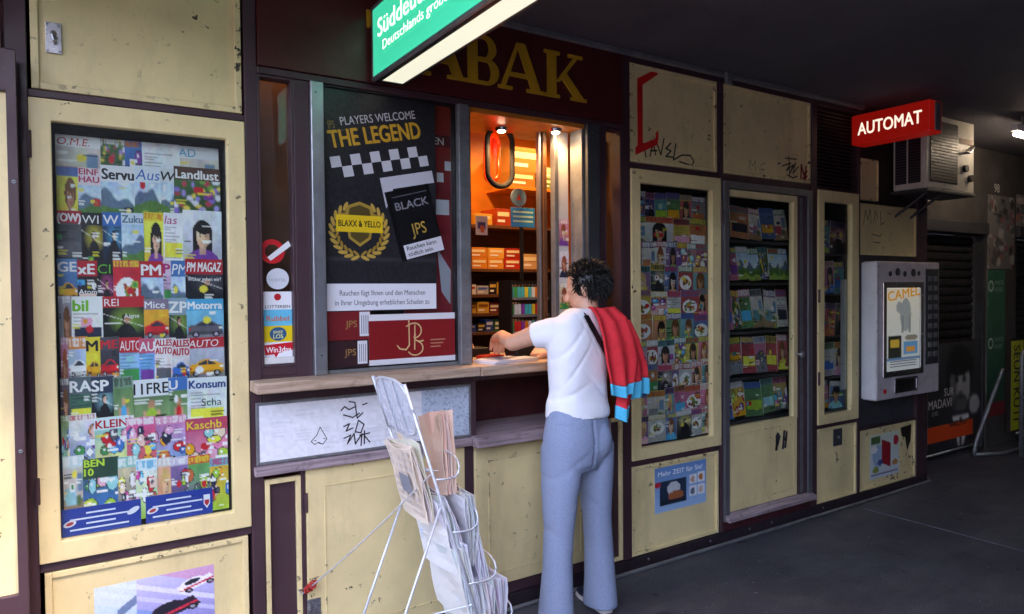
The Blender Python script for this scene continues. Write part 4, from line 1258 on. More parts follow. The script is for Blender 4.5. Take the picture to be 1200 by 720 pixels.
def vscreen():
    sh = Sheet((5.035, VY - 0.004, 0.945))
    m = MB()
    m.raster(sh, 0.47, 0.61, p.a, 0.0, 'print_screen')
    vt(m, sh, 0.47, 0.61)
    for i, q in enumerate(m.mats):
        if q == 'print_lit':
            m.mats[i] = 'print_screen'
    if m.mats.count('print_screen') > 1:
        pass
    m.build('advert_panel', vm)
vscreen()
MB().box(5.04, 5.50, VY - 0.020, VY - 0.012, 0.95, 1.55, 'glass').build('screen_glass', vm)
kp = MB().box(5.60, 5.79, VY - 0.006, VY - 0.0005, 0.96, 1.70, 'dark_grey').build('selection_panel', vm, 0.003)
for i in range(9):
    for j in range(2):
        x, z = 5.625 + 0.085 * j, 1.02 + 0.073 * i
        MB().box(x, x + 0.055, VY - 0.013, VY - 0.0065, z, z + 0.04, 'alu_dull').build('button', kp, 0.002)
m = MB()
for i, (x, z, r_) in enumerate(((5.10, 1.66, 0.02), (5.20, 1.675, 0.03), (5.30, 1.66, 0.022), (5.42, 1.67, 0.03), (5.50, 1.665, 0.018))):
    m.add([], [], 'dark_grey')
    m.tube([(x, VY - 0.0005, z), (x, VY - 0.004, z)], r_, 'dark_grey', 12)
    m.build('badge', vm)
    m = MB()
tr_ = MB().ring(5.15, 5.47, 0.775, 0.885, 0.016, VY - 0.012, VY - 0.0005, 'chrome').build('delivery_tray', vm, 0.003)
MB().box(5.166, 5.454, VY - 0.004, VY - 0.0006, 0.791, 0.869, 'black').build('tray_flap', tr_)
MB().tube([(5.03, VY - 0.0005, 0.80), (5.03, VY - 0.006, 0.80)], 0.018, 'tape_red', 14).build('coin_badge', vm)

# ================================================================ POSTERS ON THE KIOSK
GOLD, WHT, BLK = hx('c9a23a'), hx('e9e8e8'), hx('17171a')
def legend_poster():
    x0, x1, z0, z1 = 0.930, 1.452, 1.600, 2.424
    p = Pic(70, 100, hx('26262a'))
    p.speck(0.9, nrs)
    p.put((p.y > 0.86) & (p.y < 0.885), hx('38383c'))
    def ex(m, sh, w, h):
        P_ = lambda px, py: (fac(px, py, 0.03)[0] - x0, fac(px, py, 0.03)[1] - z0)
        a = 0.205
        u, v = P_(386, 151); m.text(sh, 'JPS', u - 0.012, v - 0.004, 0.034, hx('8a7840'), 0.0016, 0.0, rot=a, fit=0.032)
        u, v = P_(398, 148); m.text(sh, 'PLAYERS WELCOME', u, v, 0.037, hx('cfcfd2'), 0.0016, 0.0, fit=0.355, rot=a)
        u, v = P_(398, 153); m.text(sh, 'BLACK & GOLD', u, v - 0.006, 0.008, hx('6a5a3a'), 0.0016, 0.0, fit=0.20, rot=a)
        u, v = P_(386, 174); m.text(sh, 'THE LEGEND', u, v, 0.075, hx('d8a432'), 0.0016, 0.045, fit=0.430, rot=a)
        # chequered band
        c, s_ = math.cos(0.21), math.sin(0.21)
        u, v = P_(378, 212)
        for i in range(13):
            for j in range(2):
                if (i + j) % 2 == 0 or True:
                    if (i + j) % 2:
                        continue
                    a0, b0 = i * 0.0455, j * 0.046
                    q = [(a0, b0), (a0 + 0.0455, b0), (a0 + 0.0455, b0 + 0.046), (a0, b0 + 0.046)]
                    q = [(u + a_ * c - b_ * s_, v + a_ * s_ + b_ * c) for a_, b_ in q]
                    if max(t[0] for t in q) > w or min(t[0] for t in q) < 0:
                        continue
                    m.poly(sh, q, hx('d2d2d8'), 0.0016)
        # laurel emblem
        u, v = P_(420, 268)
        for sgn in (-1, 1):
            for i in range(11):
                t = R(-80 + i * 14)
                rr = 0.125
                cx, cy = u + sgn * rr * math.cos(t), v - 0.012 + rr * math.sin(t) * 0.95
                m.disc(sh, cx, cy, 0.022, 0.008, hx('c8a24a'), 0.0016 + 0.00003 * i, k=10, rot=(t + math.pi / 2 - 0.6) if sgn > 0 else (math.pi - t - math.pi / 2 + 0.6))
                m.disc(sh, u + sgn * (rr - 0.022) * math.cos(t), v - 0.012 + (rr - 0.022) * math.sin(t) * 0.95, 0.017, 0.006, hx('a88434'), 0.0017 + 0.00003 * i, k=10, rot=(t + math.pi / 2 + 0.5) if sgn > 0 else (math.pi - t - math.pi / 2 - 0.5))
        m.poly(sh, [(u - 0.065, v + 0.05), (u - 0.055, v + 0.095), (u, v + 0.115), (u + 0.055, v + 0.095), (u + 0.065, v + 0.05), (u + 0.05, v - 0.045), (u, v - 0.08), (u - 0.05, v - 0.045)], hx('b0903c'), 0.0022)
        m.poly(sh, [(u - 0.052, v + 0.05), (u - 0.044, v + 0.085), (u, v + 0.10), (u + 0.044, v + 0.085), (u + 0.052, v + 0.05), (u + 0.04, v - 0.038), (u, v - 0.066), (u - 0.04, v - 0.038)], hx('5a4a24'), 0.0024)
        m.quad(sh, u - 0.105, u + 0.105, v - 0.018, v + 0.055, hx('f0c828'), 0.0026)
        m.text(sh, 'BLAXX & YELLO', u, v + 0.006, 0.028, BLK, 0.003, 0.03, fit=0.19, align='c')
        # white angle bracket and the pack
        u, v = P_(448, 232)
        br_ = lambda q: [(u + a_ * c - b_ * s_, v + a_ * s_ + b_ * c) for a_, b_ in q]
        m.poly(sh, br_([(0.0, 0.03), (0.26, 0.03), (0.26, 0.085), (0.0, 0.085)]), hx('c9c9d2'), 0.0016)
        m.poly(sh, br_([(0.0, -0.05), (0.05, 0.0), (0.05, 0.031), (0.0, 0.031)]), hx('c9c9d2'), 0.0017)
        u, v = P_(474, 306)
        a2 = 0.26
        c2, s2 = math.cos(a2), math.sin(a2)
        rr = lambda q: [(u + a_ * c2 - b_ * s2, v + a_ * s2 + b_ * c2) for a_, b_ in q]
        m.poly(sh, rr([(-0.02, 0), (0.20, 0), (0.20, 0.315), (-0.02, 0.315)]), hx('09090b'), 0.0028)
        m.poly(sh, rr([(0.0, 0.016), (0.19, 0.016), (0.19, 0.30), (0.0, 0.30)]), hx('121216'), 0.0030)
        m.stroke(sh, rr([(0.008, 0.285), (0.182, 0.285)]), 0.003, hx('6a6a70'), 0.0033)
        m.poly(sh, rr([(0.005, 0.004), (0.20, 0.004), (0.20, 0.068), (0.005, 0.068)]), hx('dcdce2'), 0.0034)
        q = rr([(0.018, 0.042), (0.018, 0.014), (0.05, 0.105), (0.014, 0.225)])
        m.text(sh, 'Rauchen kann', q[0][0], q[0][1], 0.020, BLK, 0.0038, 0.01, rot=a2, maxw=0.165)
        m.text(sh, 'tödlich sein.', q[1][0], q[1][1], 0.020, BLK, 0.0038, 0.01, rot=a2, maxw=0.165)
        m.text(sh, 'JPS', q[2][0] + 0.012, q[2][1], 0.055, hx('c8a24a'), 0.0034, 0.0, rot=a2, fit=0.075)
        m.text(sh, 'BLACK', q[3][0], q[3][1], 0.036, hx('8a8a92'), 0.0034, 0.02, rot=a2, fit=0.165)
    poster('window_poster', x0, x1, z0, z1, 0.0145, p.a, 'black poster with gold laurel emblem and chequered band behind the shop window', extra=ex)
def red_poster():
    x0, x1, z0, z1 = 1.30, 1.548, 1.46, 2.425
    p = Pic(24, 60, hx('8a1a20'))
    p.grad(hx('a03018'), hx('7a1a22'), 0, 0.4)
    p.grad(hx('7a1a22'), hx('90202a'), 0.4, 1)
    def ex(m, sh, w, h):
        m.quad(sh, 0.15, w, 0.775, 0.83, hx('5a1218'), 0.0014)
        m.text(sh, 'EN', 0.155, 0.785, 0.035, WHT, 0.0018)
        for i in range(3):
            for j in range(2):
                if (i + j) % 2:
                    m.quad(sh, 0.13 + 0.042 * i, 0.165 + 0.042 * i, 0.60 + 0.044 * j + 0.012 * i, 0.643 + 0.044 * j + 0.012 * i, hx('cfcfd6'), 0.0016)
        m.quad(sh, 0.15, 0.235, 0.46, 0.53, hx('c8c8ce'), 0.0016)
        m.poly(sh, [(0.19, 0.10), (0.235, 0.04), (0.24, 0.20), (0.17, 0.30)], hx('b0b0bc'), 0.0016)
    poster('window_poster', x0, x1, z0, z1, 0.042, p.a, 'red poster with white squares peeping out behind the black one', extra=ex)
legend_poster()
red_poster()
def warn(m, sh, w, h):
    m.text(sh, 'Rauchen fügt Ihnen und den Menschen', w * 0.5, h * 0.56, 0.024, hx('3a3a40'), 0.0014, 0.0, fit=w * 0.78, align='c')
    m.text(sh, 'in Ihrer Umgebung erheblichen Schaden zu', w * 0.5, h * 0.20, 0.024, hx('3a3a40'), 0.0014, 0.0, fit=w * 0.86, align='c')
poster('warning_strip', 0.934, 1.448, 1.482, 1.598, 0.0135, Pic(12, 4, hx('e9e9ee')).a, 'white health warning strip below the black window poster', cat='sign', extra=warn)
def jps(m, sh, w, h):
    m.quad(sh, 0.0, w, h - 0.028, h, hx('e4e2e4'), 0.0013)
    m.quad(sh, 0.0, w, 0.0, 0.024, hx('e4e2e4'), 0.0013)
    g = hx('d8b480')
    cx, cy = w * 0.46, h * 0.5
    m.stroke(sh, [(cx - 0.005, cy + 0.085), (cx - 0.004, cy - 0.03), (cx - 0.02, cy - 0.05), (cx - 0.05, cy - 0.045), (cx - 0.062, cy - 0.03)], 0.006, g, 0.0016)
    pts = [(cx + 0.02 + 0.036 * math.cos(t), cy + 0.035 + 0.034 * math.sin(t)) for t in (R(a) for a in range(120, -100, -20))]
    m.stroke(sh, [(cx - 0.018, cy + 0.055)] + pts, 0.006, g, 0.0018)
    m.stroke(sh, [(cx + 0.024, cy + 0.06), (cx + 0.022, cy - 0.05)], 0.006, g, 0.0020)
    pts = [(cx + 0.05 - 0.03 * math.cos(t), cy + 0.005 + 0.02 * math.sin(t)) for t in (R(a) for a in range(-120, 60, 20))]
    pts2 = [(cx + 0.025 + 0.038 * math.cos(t), cy - 0.045 + 0.032 * math.sin(t)) for t in (R(a) for a in range(70, -170, -20))]
    m.stroke(sh, pts[::-1] + pts2, 0.006, g, 0.0022)
    for i in range(3):
        m.quad(sh, w * 0.70, w * (0.82 + 0.03 * i), h * (0.30 + 0.07 * i), h * (0.325 + 0.07 * i), hx('b87a60'), 0.0016)
def redbg(c='8c1c20'):
    p = Pic(24, 14, hx(c))
    return p.speck(0.1, nrs).a
poster('brand_poster', 1.118, 1.543, 1.238, 1.462, 0.0130, redbg(), 'dark red poster with a gold monogram standing on the window ledge', extra=jps)
def smallcard(word):
    def ex(m, sh, w, h):
        m.text(sh, 'JPS', w * 0.42, h * 0.45, 0.030, hx('a8804a'), 0.0014, 0.0)
        m.quad(sh, w * 0.74, w * 0.98, h * 0.12, h * 0.98, hx('dedee2'), 0.0014)
        for i in range(4):
            m.quad(sh, w * (0.78 + 0.05 * i), w * (0.795 + 0.05 * i), h * 0.2, h * 0.86, hx('5a5a60'), 0.0018)
    return ex
poster('brand_card', 0.932, 1.128, 1.355, 1.478, 0.0150, redbg('7e2226'), 'maroon card with small gold monogram, upper of two beside the red poster', cat='card', extra=smallcard(''))
poster('brand_card', 0.932, 1.114, 1.236, 1.352, 0.0150, redbg('3a2226'), 'blackish card with small gold monogram, lower of two beside the red poster', cat='card', extra=smallcard(''))
# stickers on the narrow window
def st_none(): pass
m = MB()
sh = Sheet((0.672, 0.0295, 1.24))
zc = lambda py: fac(325, py, 0.03)[1]
xc = lambda px: fac(px, 300, 0.03)[0]
m = MB(); S0 = Sheet((0, 0.0295, 0))
m.annulus(S0, xc(319), zc(295), 0.050, 0.029, hx('d8242a'), 0.0006)
m.poly(S0, [(xc(313), zc(302)), (xc(317), zc(306)), (xc(341), zc(288)), (xc(338), zc(282))], hx('f0f0f0'), 0.0010)
m.build('sticker', None, 0, False, 'round red sticker with a white cigarette bar on the narrow window', 'sticker')
m = MB()
m.disc(S0, xc(325), zc(327), 0.045, 0.043, hx('dcdfe4'), 0.0006, k=26)
m.text(S0, 'VORTEIL', xc(325), zc(330), 0.012, hx('9aa0aa'), 0.001, 0, fit=0.07, align='c')
m.build('sticker', None, 0, False, 'round white sticker between the red ring and the lottery sticker', 'sticker')
m = MB()
a, b = xc(305) + 0.004, xc(342)
zs = [zc(342), zc(363), zc(382), zc(401), zc(421)]
for (z1, z0, c) in ((zs[0], zs[1], 'f2f2f4'), (zs[1], zs[2], '5cc4e4'), (zs[2], zs[3], 'f0d020'), (zs[3], zs[4], 'f2f2f4')):
    m.quad(S0, a, b, z0, z1, hx(c), 0.0006)
m.disc(S0, (a + b) / 2, zs[0] - 0.022, 0.014, 0.014, hx('c8202a'), 0.001)
m.text(S0, 'LOTTERIEN', (a + b) / 2, zs[1] + 0.006, 0.013, hx('2a2a34'), 0.001, 0.01, fit=0.10, align='c')
m.text(S0, 'Rubbel', (a + b) / 2, zs[2] + 0.02, 0.022, hx('d86a20'), 0.001, 0.02, fit=0.09, align='c')
m.disc(S0, (a + b) / 2, (zs[2] + zs[3]) / 2, 0.034, 0.028, hx('1a5a8a'), 0.001)
m.text(S0, 'BRIEF', (a + b) / 2, zs[3] + 0.035, 0.012, hx('f0f0a0'), 0.0014, 0.01, align='c')
m.text(S0, 'LOS', (a + b) / 2, zs[3] + 0.015, 0.017, hx('f0f0a0'), 0.0014, 0.02, align='c')
m.poly(S0, [(a + 0.004, zs[3] - 0.012), (b - 0.002, zs[3] - 0.002), (b - 0.004, zs[3] - 0.034), (a + 0.062, zs[3] - 0.046), (a + 0.05, zs[3] - 0.066), (a + 0.045, zs[3] - 0.05), (a + 0.008, zs[3] - 0.052)], hx('d8202c'), 0.001)
m.text(S0, 'Win3day', a + 0.012, zs[3] - 0.042, 0.024, hx('fafafa'), 0.0014, 0.02, fit=0.10)
m.build('sticker', None, 0, False, 'tall lottery sticker in white, blue and yellow at the narrow window foot', 'sticker')

# race-car poster on the low panel
p = Pic(110, 80, hx('8a7ac0'))
p.grad(hx('c4c0e4'), hx('6f6ab8'))
t = p.x * 0.55 - p.y
p.put(t > 0.28, hx('d87aa0'), 0.55)
p.put((t > 0.05) & (t < 0.12), hx('e6e4f6'), 0.7)
p.put((t > -0.1) & (t < -0.04), hx('dcdaf0'), 0.5)
p.put((t < -0.22) & (t > -0.42), hx('5a90cc'), 0.6)
p.put(p.x < 0.34, hx('d4e6f2'), 0.65)
p.put((p.x > 0.18) & (p.x < 0.34) & (abs(p.y - 0.35 + (p.x - .25)) < 0.06), hx('3a5a84'), 0.8)
def racer(cx, cy, k, c):
    u_ = ((p.x - cx) * 0.82 - (p.y - cy) * 0.45) / k
    v_ = ((p.x - cx) * 0.38 + (p.y - cy) * 0.95) / k
    p.put((abs(u_) < 0.20) & (abs(v_) < 0.075), hx(c))
    p.put(((u_ + 0.02) / 0.13) ** 2 + ((v_ + 0.06) / 0.075) ** 2 < 1, hx(c))
    p.put(((u_ + 0.02) / 0.09) ** 2 + ((v_ + 0.065) / 0.045) ** 2 < 1, hx('20222e'))
    p.put((abs(u_) < 0.20) & (abs(v_ - 0.02) < 0.016), hx('c8304a'))
    p.put((abs(u_ + 0.17) < 0.02) & (abs(v_) < 0.02), hx('f6f2d8'))
    for w_ in (-0.12, 0.13):
        p.put((u_ - w_) ** 2 + (v_ - 0.07) ** 2 < 0.045 ** 2, hx('16161c'))
        p.put((u_ - w_) ** 2 + (v_ - 0.07) ** 2 < 0.02 ** 2, hx('9a9aa6'))
racer(0.84, 0.22, 0.75, 'e8e4ea'); racer(0.64, 0.52, 1.0, '2c2230'); racer(0.36, 0.78, 1.0, '3a4aa0')
p.speck(0.12, nrs, 2)
poster('advert_poster', 0.070, 0.470, 0.235, 0.508, 0.0115, p.a, 'purple and blue poster of racing cars below the tall magazine case')
# blue magazine advert
p = Pic(50, 40, hx('6f9fd0'))
p.grad(hx('5f8fc8'), hx('9cc0e4'))
p.rect(0.10, 0.32, 0.60, 0.84, hx('25364c')); p.ell(0.36, 0.52, 0.12, 0.15, hx('c8ccd0')); p.ell(0.40, 0.68, 0.15, 0.10, hx('a8603a')); p.rect(0.1, 0.74, 0.6, 0.84, hx('1e2836'))
for x, y, c in ((0.66, 0.30, 'c8a08a'), (0.82, 0.28, 'c8702c'), (0.66, 0.56, '5a6a7c'), (0.82, 0.56, 'd8b8a8')):
    p.rect(x, y, x + 0.13, y + 0.21, hx('e8eaee')); p.ell(x + 0.065, y + 0.11, 0.045, 0.075, hx(c))
p.ell(0.06, 0.38, 0.06, 0.06, hx('c8283c'))
p.speck(0.15, nrs)
def mehr(m, sh, w, h):
    m.text(sh, 'Mehr ZEIT für Sie!', w * 0.06, h * 0.80, h * 0.11, hx('eef4fa'), 0.0014, 0.02, fit=w * 0.86)
xa, za = fac(769, 606, 0.0); xb, zb = fac(829, 538, 0.0)
poster('advert_poster', xa, xb, za + 0.012, zb, 0.0115, p.a, 'pale blue poster of small pictures on the low panel under the magazine case', extra=mehr)
p = Pic(40, 36, hx('d8dcdc'))
p.grad(hx('d4dcc8'), hx('c8d4dc'))
p.ell(0.3, 0.5, 0.2, 0.25, hx('9ab4cc')); p.ell(0.2, 0.8, 0.1, 0.07, hx('8a9a3a')); p.put((abs(p.x - 0.55) < 0.16) & (abs(p.y - 0.47 - (p.x - 0.55) * 0.4) < 0.27), hx('a8202c'))
p.ell(0.88, 0.22, 0.09, 0.11, hx('c8283c')); p.ell(0.85, 0.72, 0.1, 0.07, hx('c88a4a')); p.rect(0.05, 0.9, 0.95, 0.93, hx('5a3a7a')); p.rect(0.05, 0.05, 0.35, 0.22, hx('4a6a3a'))
p.ell(0.15, 0.35, 0.12, 0.07, hx('e8e6e0')); p.ell(0.35, 0.65, 0.09, 0.06, hx('3a4a8a'))
poster('advert_poster', 5.02, 5.42, 0.125, 0.455, 0.0115, p.a, 'white poster with a tilted red book on the worn low panel under the machine')
# small pendant in the fold: nothing hidden

# ================================================================ MAGAZINES
W_, B_ = hx('f4f2f0'), hx('1c1c22')
RED, CY, YE, GR, MG, NV, PK, OR = hx('c81e2c'), hx('3fb2dc'), hx('f2d83a'), hx('2f8a4a'), hx('c02a70'), hx('1c2c5a'), hx('f0a8c0'), hx('e88a2c')
ROWS_A = [
 # (top px, [(x0, x1, kind, base, title, title colour, band, band height, description)])
 (146, [(62, 118, 'room', hx('c04a50'), 'O.M.E.', hx('d8282c'), W_, .20, 'home magazine with red dotted masthead over a garden room'),
        (117, 147, 'flower', hx('3c6a34'), '', W_, None, .12, 'green garden magazine with white flowers'),
        (146, 167, 'toon', hx('3a7ac0'), '', OR, hx('3a7ac0'), .14, 'blue magazine with an orange figure and yellow disc'),
        (166, 210, 'text', hx('dcdfe4'), '', hx('e4e6ea'), None, .0, 'pale grey magazine almost without a picture'),
        (207, 266, 'room', hx('e0e4e8'), 'AD', hx('3aa8cc'), hx('e2e6ea'), .22, 'pale design magazine with cyan two-letter masthead')]),
 (197, [(64, 91, 'face', YE, '', hx('4a68b0'), hx('5a78b8'), .16, 'yellow and blue magazine with a portrait'),
        (90, 119, 'land', hx('7a9ac0'), 'EINF\nHAU', hx('c8285a'), hx('f0dce0'), .30, 'house magazine with crimson two-line masthead'),
        (118, 158, 'land', hx('6a9a4a'), 'Servu', hx('2a2a30'), hx('f0eef0'), .27, 'white country magazine with dark script masthead'),
        (157, 188, 'land', hx('a0b040'), 'Aus', hx('2a6ab8'), hx('e4ecf2'), .30, 'pale magazine with blue initial over a field'),
        (187, 206, 'land', hx('8a8a84'), 'W', B_, hx('dfe4e4'), .26, 'narrow grey landscape magazine'),
        (203, 267, 'flower', hx('2f6a3a'), 'Landlust', W_, hx('5a3a2a'), .25, 'country magazine with white masthead over purple blossoms')]),
 (249, [(63, 96, 'text', hx('4a4a52'), '(OW)', W_, hx('c0202e'), .22, 'charcoal magazine with white letters on red band'),
        (95, 121, 'dark', B_, 'WI', W_, hx('1a1a20'), .22, 'black magazine with white capitals and a gold animal'),
        (120, 143, 'dark', hx('2a68b0'), 'W', W_, hx('2a6ab4'), .24, 'deep blue magazine with single white initial'),
        (142, 168, 'land', hx('9ac0da'), 'Zuku', hx('5a7a90'), hx('d4e2ea'), .2, 'pale sea-blue magazine with thin grey masthead'),
        (167, 191, 'face', YE, '', hx('d87a20'), YE, .15, 'yellow magazine with a red burst'),
        (190, 214, 'text', hx('ececf0'), 'las', MG, hx('eeeef2'), .24, 'white magazine with magenta masthead'),
        (213, 268, 'face', hx('c4c8d0'), '', hx('d0d4da'), None, .0, 'light grey magazine of a blonde head in a dark jacket')]),
 (305, [(66, 91, 'car', hx('4a7ab0'), 'GE', W_, hx('5a92c8'), .25, 'blue magazine with white masthead and red car'),
        (90, 114, 'text', hx('2a2428'), 'xE', W_, hx('c8202c'), .26, 'dark magazine with red corner and stacked white text'),
        (113, 133, 'dark', B_, 'CI', hx('5ab83a'), B_, .25, 'black magazine with green letters'),
        (132, 164, 'food', hx('d8283a'), '', YE, hx('d02a3c'), .14, 'red food magazine with a yellow block'),
        (164, 191, 'land', hx('c8d4e0'), 'PM', W_, hx('c8242e'), .28, 'science magazine with red masthead and brown foreground'),
        (190, 201, 'text', hx('c8a8c0'), 'P', MG, hx('e0c8d8'), .28, 'sliver of a lilac magazine between science titles'),
        (199, 219, 'land', hx('6a9ac8'), 'PM', W_, hx('3a78b8'), .28, 'sky-blue science magazine with short masthead'),
        (216, 268, 'dark', hx('24244a'), 'PM MAGAZ', W_, hx('c01c2a'), .27, 'navy science magazine with wide red masthead')]),
 (349, [(67, 84, 'face', hx('8a8690'), '', W_, None, .15, 'narrow grey fashion magazine'),
        (83, 121, 'text', hx('e8ece8'), 'bil', hx('6ac02a'), hx('f0f2f0'), .30, 'white magazine with lime green masthead'),
        (120, 169, 'dark', hx('2a3a34'), 'REI', W_, hx('cc2430'), .20, 'dark green rider magazine with red masthead'),
        (168, 197, 'car', hx('e8a030'), 'Mice', W_, hx('8a7a90'), .2, 'orange magazine with a round gauge'),
        (195, 219, 'dark', hx('2c4a5a'), 'ZP', W_, hx('8aa4b4'), .3, 'slate blue magazine with white capitals'),
        (218, 269, 'car', hx('6ab8d8'), 'Motorra', W_, hx('3aaedc'), .22, 'cyan motorcycle magazine with white masthead')]),
 (396, [(68, 81, 'face', hx('b06a88'), '', W_, None, .15, 'narrow mauve magazine in the motoring row'),
        (80, 103, 'car', hx('a8c0d8'), '', W_, OR, .22, 'motor magazine with orange masthead and blue bike'),
        (100, 118, 'car', YE, 'M', B_, YE, .28, 'yellow motor magazine with black initial'),
        (117, 139, 'car', hx('3a3a44'), 'ME', hx('d82a34'), hx('50505a'), .24, 'black car magazine with red capitals'),
        (138, 165, 'text', hx('8ab8dc'), 'AUTO', W_, hx('d0242e'), .26, 'light blue magazine with red car masthead'),
        (162, 181, 'text', hx('6aa8dc'), 'AU', W_, hx('d85a78'), .26, 'pink-topped blue car magazine'),
        (180, 201, 'text', hx('ecdede'), 'ALLES\nAUTO', RED, hx('f2eaea'), .34, 'white car magazine with red stacked masthead'),
        (200, 221, 'car', hx('d8d0d0'), 'ALLES\nAUTO', RED, hx('e8dede'), .34, 'white car magazine with red stacked masthead and red car'),
        (219, 269, 'car', hx('a8aebc'), 'AUTO', W_, hx('c82a34'), .20, 'silver magazine with a blue saloon car')]),
 (443, [(70, 82, 'face', hx('4a3448'), '', W_, None, .15, 'narrow dark purple magazine in the sports row'),
        (81, 108, 'text', hx('3a6a5a'), 'RA', W_, hx('5a6a72'), .30, 'green sports magazine with large white letters'),
        (107, 134, 'dark', hx('1e2c4a'), 'SP', W_, hx('2a3a54'), .30, 'navy sports magazine with large white letters'),
        (133, 156, 'sport', GR, '', hx('3a4a3a'), hx('7a9a84'), .2, 'green football magazine with a centre circle'),
        (155, 199, 'sport', hx('d8dce0'), '11FRE', B_, hx('eceef0'), .30, 'white football magazine with black block masthead'),
        (197, 220, 'sport', hx('3a70b8'), 'U', W_, hx('3a78c0'), .25, 'blue sports magazine with a brown ball'),
        (218, 270, 'text', hx('d4dcd8'), 'Konsum', hx('2a4a8a'), hx('e4ecee'), .22, 'pale consumer magazine with blue masthead')]),
 (487, [(72, 82, 'toon', hx('8a9a4a'), '', W_, None, .12, 'narrow olive comic'),
        (81, 113, 'toon', hx('e8e4e0'), '', RED, hx('f0ecea'), .12, 'white comic with a red shield'),
        (111, 151, 'toon', hx('4ac8d8'), 'KLEIN', RED, hx('d8f0f2'), .22, 'turquoise children magazine with red masthead'),
        (148, 182, 'toon', hx('e85a9a'), '', W_, hx('ea6aa4'), .16, 'hot pink girls magazine'),
        (180, 218, 'toon', hx('d878a8'), '', W_, hx('e890b8'), .16, 'rose pink comic with round faces'),
        (216, 271, 'toon', hx('c83a78'), 'Kaschb', YE, hx('d04a6a'), .22, 'magenta puppet magazine with yellow masthead')]),
 (535, [(74, 99, 'room', hx('8ac0cc'), '', W_, hx('c8dce0'), .2, 'pale turquoise comic in the lowest row'),
        (96, 138, 'toon', hx('2a5a48'), 'BEN\n10', hx('b8e03a'), hx('204838'), .34, 'dark green comic with lime and white masthead'),
        (137, 161, 'toon', hx('d8c8a8'), '', W_, hx('8ac8c0'), .2, 'beige comic with round shapes'),
        (158, 183, 'toon', hx('e8f0f0'), '', CY, hx('e0f0f4'), .2, 'white comic with rainbow spectacles'),
        (182, 203, 'face', hx('d89a78'), '', W_, hx('d8d0c8'), .16, 'orange-brown comic with a face'),
        (200, 222, 'toon', hx('9a7ab8'), '', W_, hx('c8bcd8'), .16, 'lilac comic'),
        (220, 246, 'toon', hx('5ab84a'), '', YE, hx('e05a3a'), .16, 'green and red comic'),
        (245, 272, 'toon', hx('e8a83a'), '', MG, hx('4ab8c8'), .16, 'orange rainbow comic')]),
]
ORD = ['first', 'second', 'third', 'fourth', 'fifth', 'sixth', 'seventh', 'eighth', 'ninth', 'tenth', 'eleventh', 'twelfth']
sd_ = 11
for ri, (py, items) in enumerate(ROWS_A):
    Yr = 0.098 - ri * 0.0083
    for ci, (a, b, kind, base, title, tc, band, bh, desc) in enumerate(items):
        sd_ += 1
        xa, _ = fac(a, py, Yr); xb, _ = fac(b, py, Yr); _, zt = fac((a + b) / 2, py + (rnd.random() * 4 - 2), Yr)
        xa = max(xa, -0.015); xb = min(xb, 0.532)
        hh = 0.205 + 0.02 * rnd.random()
        zt = min(zt, 2.135)
        if zt - hh < 0.715:
            hh = zt - 0.715
        ex = None
        if title == 'PM MAGAZ':
            ex = lambda m, sh, w, h, t: m.text(sh, 'Woher gehen wir?', w * 0.06, h * 0.60, 0.016, W_, t + 0.0008, 0.01, maxw=w * 0.88, mat='print_gloss')
        elif title == 'Konsum':
            ex = lambda m, sh, w, h, t: m.text(sh, 'Scha', w * 0.35, h * 0.50, 0.030, B_, t + 0.0008, 0.0, maxw=w * 0.6, mat='print_gloss')
        elif title == 'xE':
            ex = lambda m, sh, w, h, t: m.text(sh, 'Atom', w * 0.06, h * 0.45, 0.018, W_, t + 0.0008, 0.02, maxw=w * 0.88, mat='print_gloss')
        elif title == 'REI':
            ex = lambda m, sh, w, h, t: m.text(sh, 'Aigne', w * 0.5, h * 0.62, 0.016, W_, t + 0.0008, 0.01, maxw=w * 0.46, mat='print_gloss')
        magazine(xa, xb, zt, hh, Yr - 0.004 - 0.0011 * (ci % 4), kind, base, desc + ', row ' + str(ri + 1) + ' of tall case', 'magazines in the tall case', title, tc, band, bh / 0.72 * 0.72, extra=ex, seed=sd_, tilt=(rnd.random() - 0.5) * 0.03)
# blue strips with white lines along the case foot
def bluestrip(px0, px1, z0, z1, label, shield):
    xa, _ = fac(px0, 610, 0.018); xb, _ = fac(px1, 600, 0.025)
    def ex(m, sh, w, h):
        for i in range(4):
            m.quad(sh, w * (0.5 - 0.2 * (1 + i % 2)), w * (0.5 + 0.17 * (1 + i % 2)), h * (0.74 - 0.19 * i), h * (0.80 - 0.19 * i), hx('dfe6f4'), 0.0014)
        m.disc(sh, w * 0.10, h * 0.45, 0.020, 0.011, hx('e4e6f0'), 0.0014, rot=0.3)
        m.disc(sh, w * 0.10, h * 0.45, 0.012, 0.006, hx('c83a44'), 0.0018, rot=0.3)
        if shield:
            m.poly(sh, [(w * 0.86, h * 0.75), (w * 0.96, h * 0.75), (w * 0.96, h * 0.4), (w * 0.91, h * 0.22), (w * 0.86, h * 0.4)], hx('f0f0f4'), 0.0014)
            m.poly(sh, [(w * 0.875, h * 0.55), (w * 0.945, h * 0.55), (w * 0.945, h * 0.42), (w * 0.91, h * 0.3), (w * 0.875, h * 0.42)], hx('c8283c'), 0.0018)
        else:
            m.disc(sh, w * 0.90, h * 0.6, 0.022, 0.010, hx('e4e6f0'), 0.0014, rot=0.5)
    poster('price_strip', xa, xb, z0, z1, 0.0185, Pic(6, 4, hx('1a3c9c')).a, label, cat='sign', extra=ex, mat='print')
bluestrip(72, 165, 0.708, 0.805, 'blue printed strip with a small oval logo at the tall case foot', False)
bluestrip(171, 249, 0.708, 0.808, 'blue printed strip with a white shield at the tall case foot', True)

